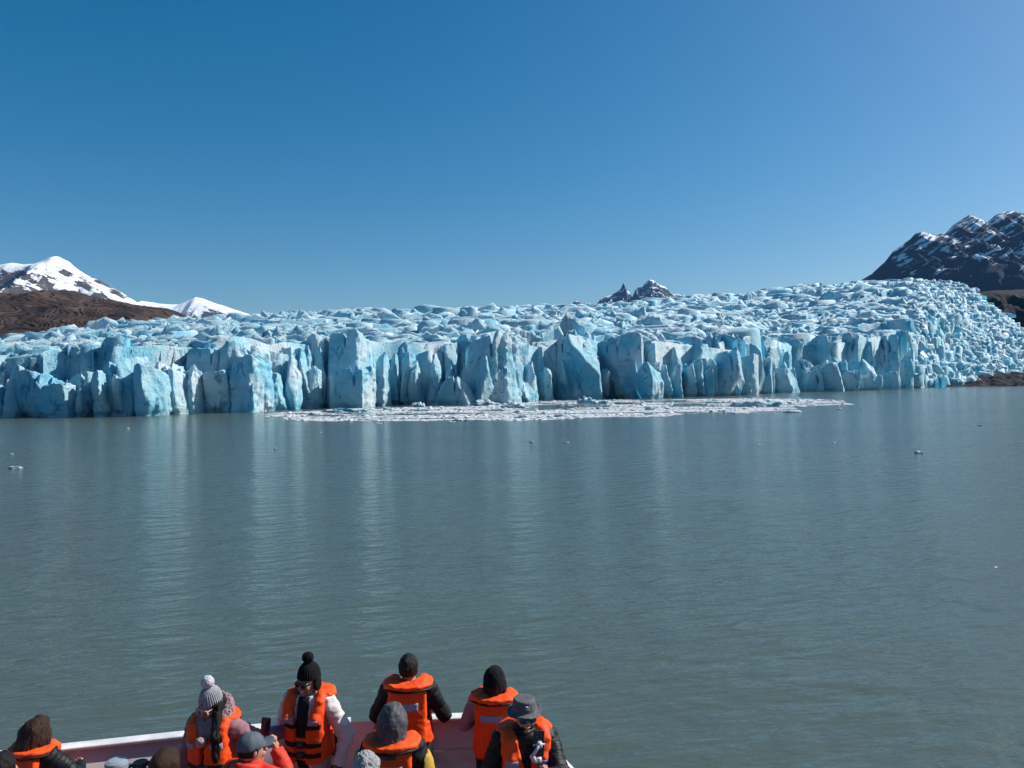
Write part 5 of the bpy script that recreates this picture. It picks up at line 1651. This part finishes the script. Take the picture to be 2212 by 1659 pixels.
hf = lambda q: smin(cone(q, (.075, -.05, 1.60), (.125, -.17, 1.36), .035, .045)[0], cone(q, (.125, -.17, 1.36), (.135, -.20, 1.18), .045, .030)[0], .03) - .012 * ridged(q * np.array([32, 32, 6], np.float32), 2)
p.mesh(hf, (-.02, -.32, 1.10), (.24, .02, 1.70), .0075, M['hair_black'], 'hair_lock', p.obj)
# --- person in grey cap and red jacket, filming with a phone
p5 = p = Person(541, 1583, 6.1, PI - .30, 'person in grey cap and red jacket raising a phone', hat=.02,
           arms={-1: ((-.17, -.28, 1.22), (.03, -.37, 1.42)), 1: ((.30, -.06, 1.12), (.16, -.28, 1.20))}, head=(4, 0, -28))
p.body(hands={-1: ((.12, -.12, 1.0), (.75, .45, .1), .75)}); p.short_hair('hair_black', .010, 1.60)
def capf(q):
    th = np.arctan2(q[:, 1] - .01, q[:, 0])
    d = ell(q, (0, .012, 1.668), (.088, .109, .104)) + .0015 * np.cos(th * 6)
    d = smax(d, 1.655 - .02 * q[:, 1] - q[:, 2], .008)
    v = ell(q, (0, -.115, 1.668), (.075, .075, .05))
    v = smax(v, np.abs(q[:, 2] - 1.672 + .25 * (q[:, 1] + .09) + 3.2 * q[:, 0] ** 2) - .005, .006)
    return smin(d, np.maximum(v, q[:, 1] + .05), .008)
p.hsdf(capf, (-.12, -.22, 1.58), (.12, .15, 1.80), .0052, 'grey_cap', 'cap')
p.jacket('red', wr=.014, infl=.026, collar=1.53); p.trousers('dark_trouser')
p.ring('red', 'folded_hood', .085, .040, 1.47, .004, .3, .045)
# --- hooded person, back turned, in front of the rail
p = Person(848, 1520, 6.45, PI - .05, 'person in wet grey hood and black and yellow jacket, back turned', hat=.05)
p.body()
def hoodf(q):
    d = ell(q, (0, .02, 1.675), (.112, .135, .135))
    d = smin(d, cone(q, (0, .045, 1.62), (0, .055, 1.46), .105, .135)[0], .05)
    d = smax(d, -(q[:, 1] + .085), .02)
    w = ridged(q * np.array([16, 16, 5], np.float32) + 3, 2) * .010 + fbm(q * 18, 2) * .006
    return smax(d - w, 1.43 - q[:, 2], .015)
p.hsdf(hoodf, (-.22, -.16, 1.38), (.22, .26, 1.85), .0065, 'hood', 'hood')
p.jacket('black_cloth', wr=.016, infl=.030, name='jacket'); p.trousers('dark_trouser'); p.vest(straps=(1.0,))
for s in (-1, 1):
    e = np.array(p.arms[s][0]); sh = np.array((s * .215, .0, 1.40))
    fy = lambda q, s=s, e=e, sh=sh: smax(np.maximum(p.arm(q, s, .050) + .012 * fbm(q * 9, 2), -(s * q[:, 0] - .262 - .10 * (1.40 - q[:, 2]) * 0)), q[:, 2] - 1.37, .02)
    p.mesh(lambda q: np.maximum(fy(q), 1.0 - q[:, 2]), (-.5, -.3, .95), (.5, .3, 1.45), .0095, M['yellow'], 'yellow_sleeve_panel', p.obj)
# --- grey haired person, head only in view
p = Person(790, 1630, 5.75, PI + .1, 'person with wavy grey hair at the lower edge, back turned')
p.body()
def wavy(q):
    d = p.skull(q) - .022 - .011 * ridged(q * np.array([34, 30, 9], np.float32) + 1.5 * fbm(q * 9, 2)[:, None], 2) - .010 * fbm(q * 14, 2)
    d = smax(d, 1.66 - q[:, 2] - np.clip(q[:, 1] + .03, -.1, .12) * 2.2, .015)
    return smax(d, 1.55 - q[:, 2], .012)
p.hsdf(wavy, (-.14, -.16, 1.5), (.14, .18, 1.83), .0052, 'hair_grey', 'hair')
p.jacket('navy'); p.trousers('dark_trouser')
# --- brown haired person, crown of the head in view
p = Person(356, 1622, 5.85, PI - .2, 'person with straight dark brown hair beside the ventilator, only the crown showing', head=(6, 0, 0))
p.body(); p.long_hair('hair_brown', .22, .95, wave=.5); p.jacket('navy', rings=.006); p.trousers('dark_trouser')
# --- brown haired person leaning on the rail at the picture edge
p = Person(50, 1546, 6.75, PI - .22, 'person with long brown hair and black puffer jacket leaning on the rail', lean=.26, hscale=.905,
           arms={-1: ((-.42, -.13, 1.18), (-.22, -.40, 1.13)), 1: ((.36, -.12, 1.12), (.20, -.36, 1.12))})
p.body(); p.long_hair('hair_brown', .15, 1.42, wave=1.5); p.jacket('black_puffer', rings=.010, per=.05, infl=.025); p.trousers('dark_trouser'); p.vth = .066; p.vest(straps=(1.0,))
# --- dark head cut by the picture edge
p = Person(4, 1628, 5.75, PI, 'person with dark hair cut off by the picture corner')
p.body(detail=False); p.short_hair('hair_black', .016); p.jacket('black_cloth', h=.014); p.trousers('dark_trouser')
# --- bucket hat person with phone on a gimbal, facing the boat
p11 = p = Person(1132, 1502, 6.55, R(6), 'person in grey bucket hat and blue sunglasses holding a phone gimbal', hat=.045,
           arms={1: ((.25, -.27, 1.21), (.105, -.49, 1.33)), -1: ((-.31, -.02, 1.10), (-.20, -.27, 1.02))}, head=(2, 0, 8))
p.body(hands={1: ((-.1, -.55, .5), (-.7, .1, .2), 1.0)})
def bucket(q):
    r = np.hypot(q[:, 0] / .92, (q[:, 1] - .008))
    z = q[:, 2]
    crown = smax(smax(r - (.107 - .16 * np.clip(z - 1.69, -.05, .12)), z - 1.775 + .25 * r * r / .1 * .1, .018), 1.672 - z, .006)
    th = np.arctan2(q[:, 1], q[:, 0])
    zb = 1.682 - .34 * np.maximum(r - .095, 0) + .012 * np.sin(th * 3 + 1.0) * np.clip((r - .09) / .07, 0, 1) + .030 * np.clip((r - .09) / .07, 0, 1) * np.maximum(np.cos(th - .2), 0)
    brim = smax(smax(r - .152, .080 - r, .004), np.abs(z - zb) - .0048, .004)
    return smin(crown, brim, .008) + .002 * fbm(q * 30, 2)
ht = p.hsdf(bucket, (-.19, -.20, 1.60), (.19, .20, 1.81), .0052, 'grey_hat', 'bucket_hat')
mbx = MB()
p.glasses('lens_blue', 'buckle', size=1.05); p.mouth(True)
def beard(q):
    d = p.skull(q) - .006
    d = smax(d, q[:, 2] - 1.592 + np.clip(-.085 - q[:, 1], 0, .1) * 1.0, .01)
    d = smax(d, q[:, 1] + .005 - (1.60 - q[:, 2]) * .2, .01)
    return np.maximum(smax(d, 1.525 - q[:, 2], .008), -ell(q, (0, -.10, 1.577), (.028, .03, .010)))
p.hsdf(beard, (-.09, -.13, 1.50), (.09, .03, 1.62), .005, 'hair_brown', 'beard')
p.jacket('black_puffer', rings=.010, per=.05, infl=.025, collar=1.50); p.trousers('dark_trouser'); p.vth = .070; p.vest(front='wide', straps=(1.02,))
# badge on the hat front
def badge():
    V = []; F = []
    yb = lambda x, z: -np.sqrt(max(1e-6, (.107 - .16 * (z - 1.69)) ** 2 - (x / .92) ** 2)) + .008 - .004
    mb = []
    segs = [((-.024, 1.735), (-.010, 1.746)), ((-.010, 1.746), (.004, 1.736)), ((.004, 1.736), (.020, 1.745)), ((-.018, 1.722), (.018, 1.724)), ((-.006, 1.734), (-.004, 1.716)), ((.010, 1.738), (.012, 1.715))]
    m_ = MB()
    c = np.array([0, 0, 1.52])
    HM = p.HM
    for a, b in segs:
        pts = []
        for t in (0, .5, 1):
            x = a[0] + (b[0] - a[0]) * t; z = a[1] + (b[1] - a[1]) * t
            q = np.array([x, yb(x, z), z]); w = (q - c) @ HM + c - np.array([0, 0, .05])
            pts.append(w * p.s)
        m_.tube(pts, .0026 * p.s, 6)
    m_.build('hat_emblem', M['gimbal'], ht)
badge()

# =================================================================== HAND-HELD THINGS
def slab(mb, c, size, M4, bev=.006):
    """rounded slab"""
    w, t, h = size; n = 5
    ring = []
    for cx, cz, a0 in ((w / 2 - bev, h / 2 - bev, 0), (-w / 2 + bev, h / 2 - bev, 90), (-w / 2 + bev, -h / 2 + bev, 180), (w / 2 - bev, -h / 2 + bev, 270)):
        for k in range(n):
            a = R(a0 + 90 * k / (n - 1)); ring.append((cx + bev * math.cos(a), cz + bev * math.sin(a)))
    V = [Vector((x, -t / 2, z)) for x, z in ring] + [Vector((x, t / 2, z)) for x, z in ring]
    V = [np.array(M4 @ v) + np.array(c) for v in V]
    m_ = len(ring)
    F = [tuple(range(m_)), tuple(range(m_, 2 * m_))[::-1]] + [(i, i + m_, (i + 1) % m_ + m_, (i + 1) % m_) for i in range(m_)]
    mb.add(V, F)

def handheld(name, u, v, depth, label, cat):
    c = at(u, v, depth); o = empty(name, c); tag(o, label, cat); return o
# phone of the red jacket person, screen toward us
ph = handheld('phone', 574, 1569.5, 6.50, 'black phone held up by the red jacket person', 'phone')
Mr = Matrix.Rotation(R(-4), 3, 'X') @ Matrix.Rotation(R(4), 3, 'Y')
mb = MB(); slab(mb, (0, 0, 0), (.078, .009, .150), Mr, .010); mb.build('phone_body', M['phone'], ph)
mb = MB(); slab(mb, np.array(Mr @ Vector((0, -.0052, 0))), (.071, .0016, .142), Mr, .008); mb.build('phone_screen', M['screen'], ph)
# gimbal with phone, back of the phone toward us
gd = 6.02
gm = handheld('phone_gimbal', 1166, 1606, gd, 'pale grey gimbal carrying a dark phone before the bucket hat person', 'gimbal')
Mr = Matrix.Rotation(R(-10), 3, 'X') @ Matrix.Rotation(R(3), 3, 'Y')
g0 = np.array(gm.location)
def gl(u, v, dd=0.0): return at(u, v, gd + dd) - g0
mb = MB(); slab(mb, gl(1163.5, 1605.5), (.086, .010, .186), Mr, .012); pb_ = mb.build('phone_body', M['phone'], gm)
mb = MB(); slab(mb, gl(1157.5, 1587, -.008), (.040, .005, .042), Mr, .010); cb_ = mb.build('camera_block', M['buckle'], gm)
for du, dv in ((-3.2, -3.5), (3.2, -3.5), (0, 4.0)):
    c = gl(1157.5 + du, 1587 + dv, -.013)
    MB().tube([c, c + np.array((0, -.006, 0))], .0085, 14).build('camera_lens', M['lens_dark'], cb_, True)
mb = MB().tube([gl(1151, 1609.5, -.012), gl(1177, 1607.5, -.012)], .007, 8); mb.build('phone_clamp', M['gimbal'], gm, True)
c = gl(1165.5, 1608, -.02); MB().tube([c + np.array((0, .012, 0)), c + np.array((0, -.030, 0))], [.024, .022], 18).build('gimbal_motor', M['gimbal'], gm, True)
MB().tube([gl(1164, 1610, -.045), gl(1158, 1622, -.055), gl(1150, 1634, -.05)], [.012, .012, .014], 10).build('gimbal_arm', M['gimbal'], gm, True)
MB().tube([gl(1149, 1633, -.05), gl(1154, 1642, -.03), gl(1160, 1645, -.01)], [.020, .020, .018], 12).build('gimbal_motor', M['gimbal'], gm, True)
MB().tube([gl(1155, 1643, -.01), gl(1170, 1641, -.005)], [.019, .021], 14).build('gimbal_motor', M['gimbal'], gm, True)
MB().tube([gl(1163, 1645, -.005), gl(1166, 1660, .0), gl(1168, 1676, .02), gl(1168, 1700, .05)], [.011, .011, .017, .017], 12).build('gimbal_handle', M['buckle'], gm, True)

# =================================================================== THIN MOUNTAIN AIR
def air():
    mt = bpy.data.materials.new('clear_mountain_air'); mt.use_nodes = True
    nt = mt.node_tree
    for n in list(nt.nodes):
        if n.type != 'OUTPUT_MATERIAL': nt.nodes.remove(n)
    out = [n for n in nt.nodes if n.type == 'OUTPUT_MATERIAL'][0]
    pv = nt.nodes.new('ShaderNodeVolumePrincipled')
    pv.inputs['Color'].default_value = (0.22, 0.52, 1.0, 1)
    pv.inputs['Density'].default_value = HAZE
    pv.inputs['Anisotropy'].default_value = 0.0
    nt.links.new(pv.outputs[0], out.inputs['Volume'])
    mb = MB().box((0, 4400, 600), (16000, 12000, 1230))
    o = mb.build('haze', mt)
    tag(o, 'thin blue mountain air between the boat and the far peaks', 'haze', kind='stuff')
HAZE = 2.4e-5
air()
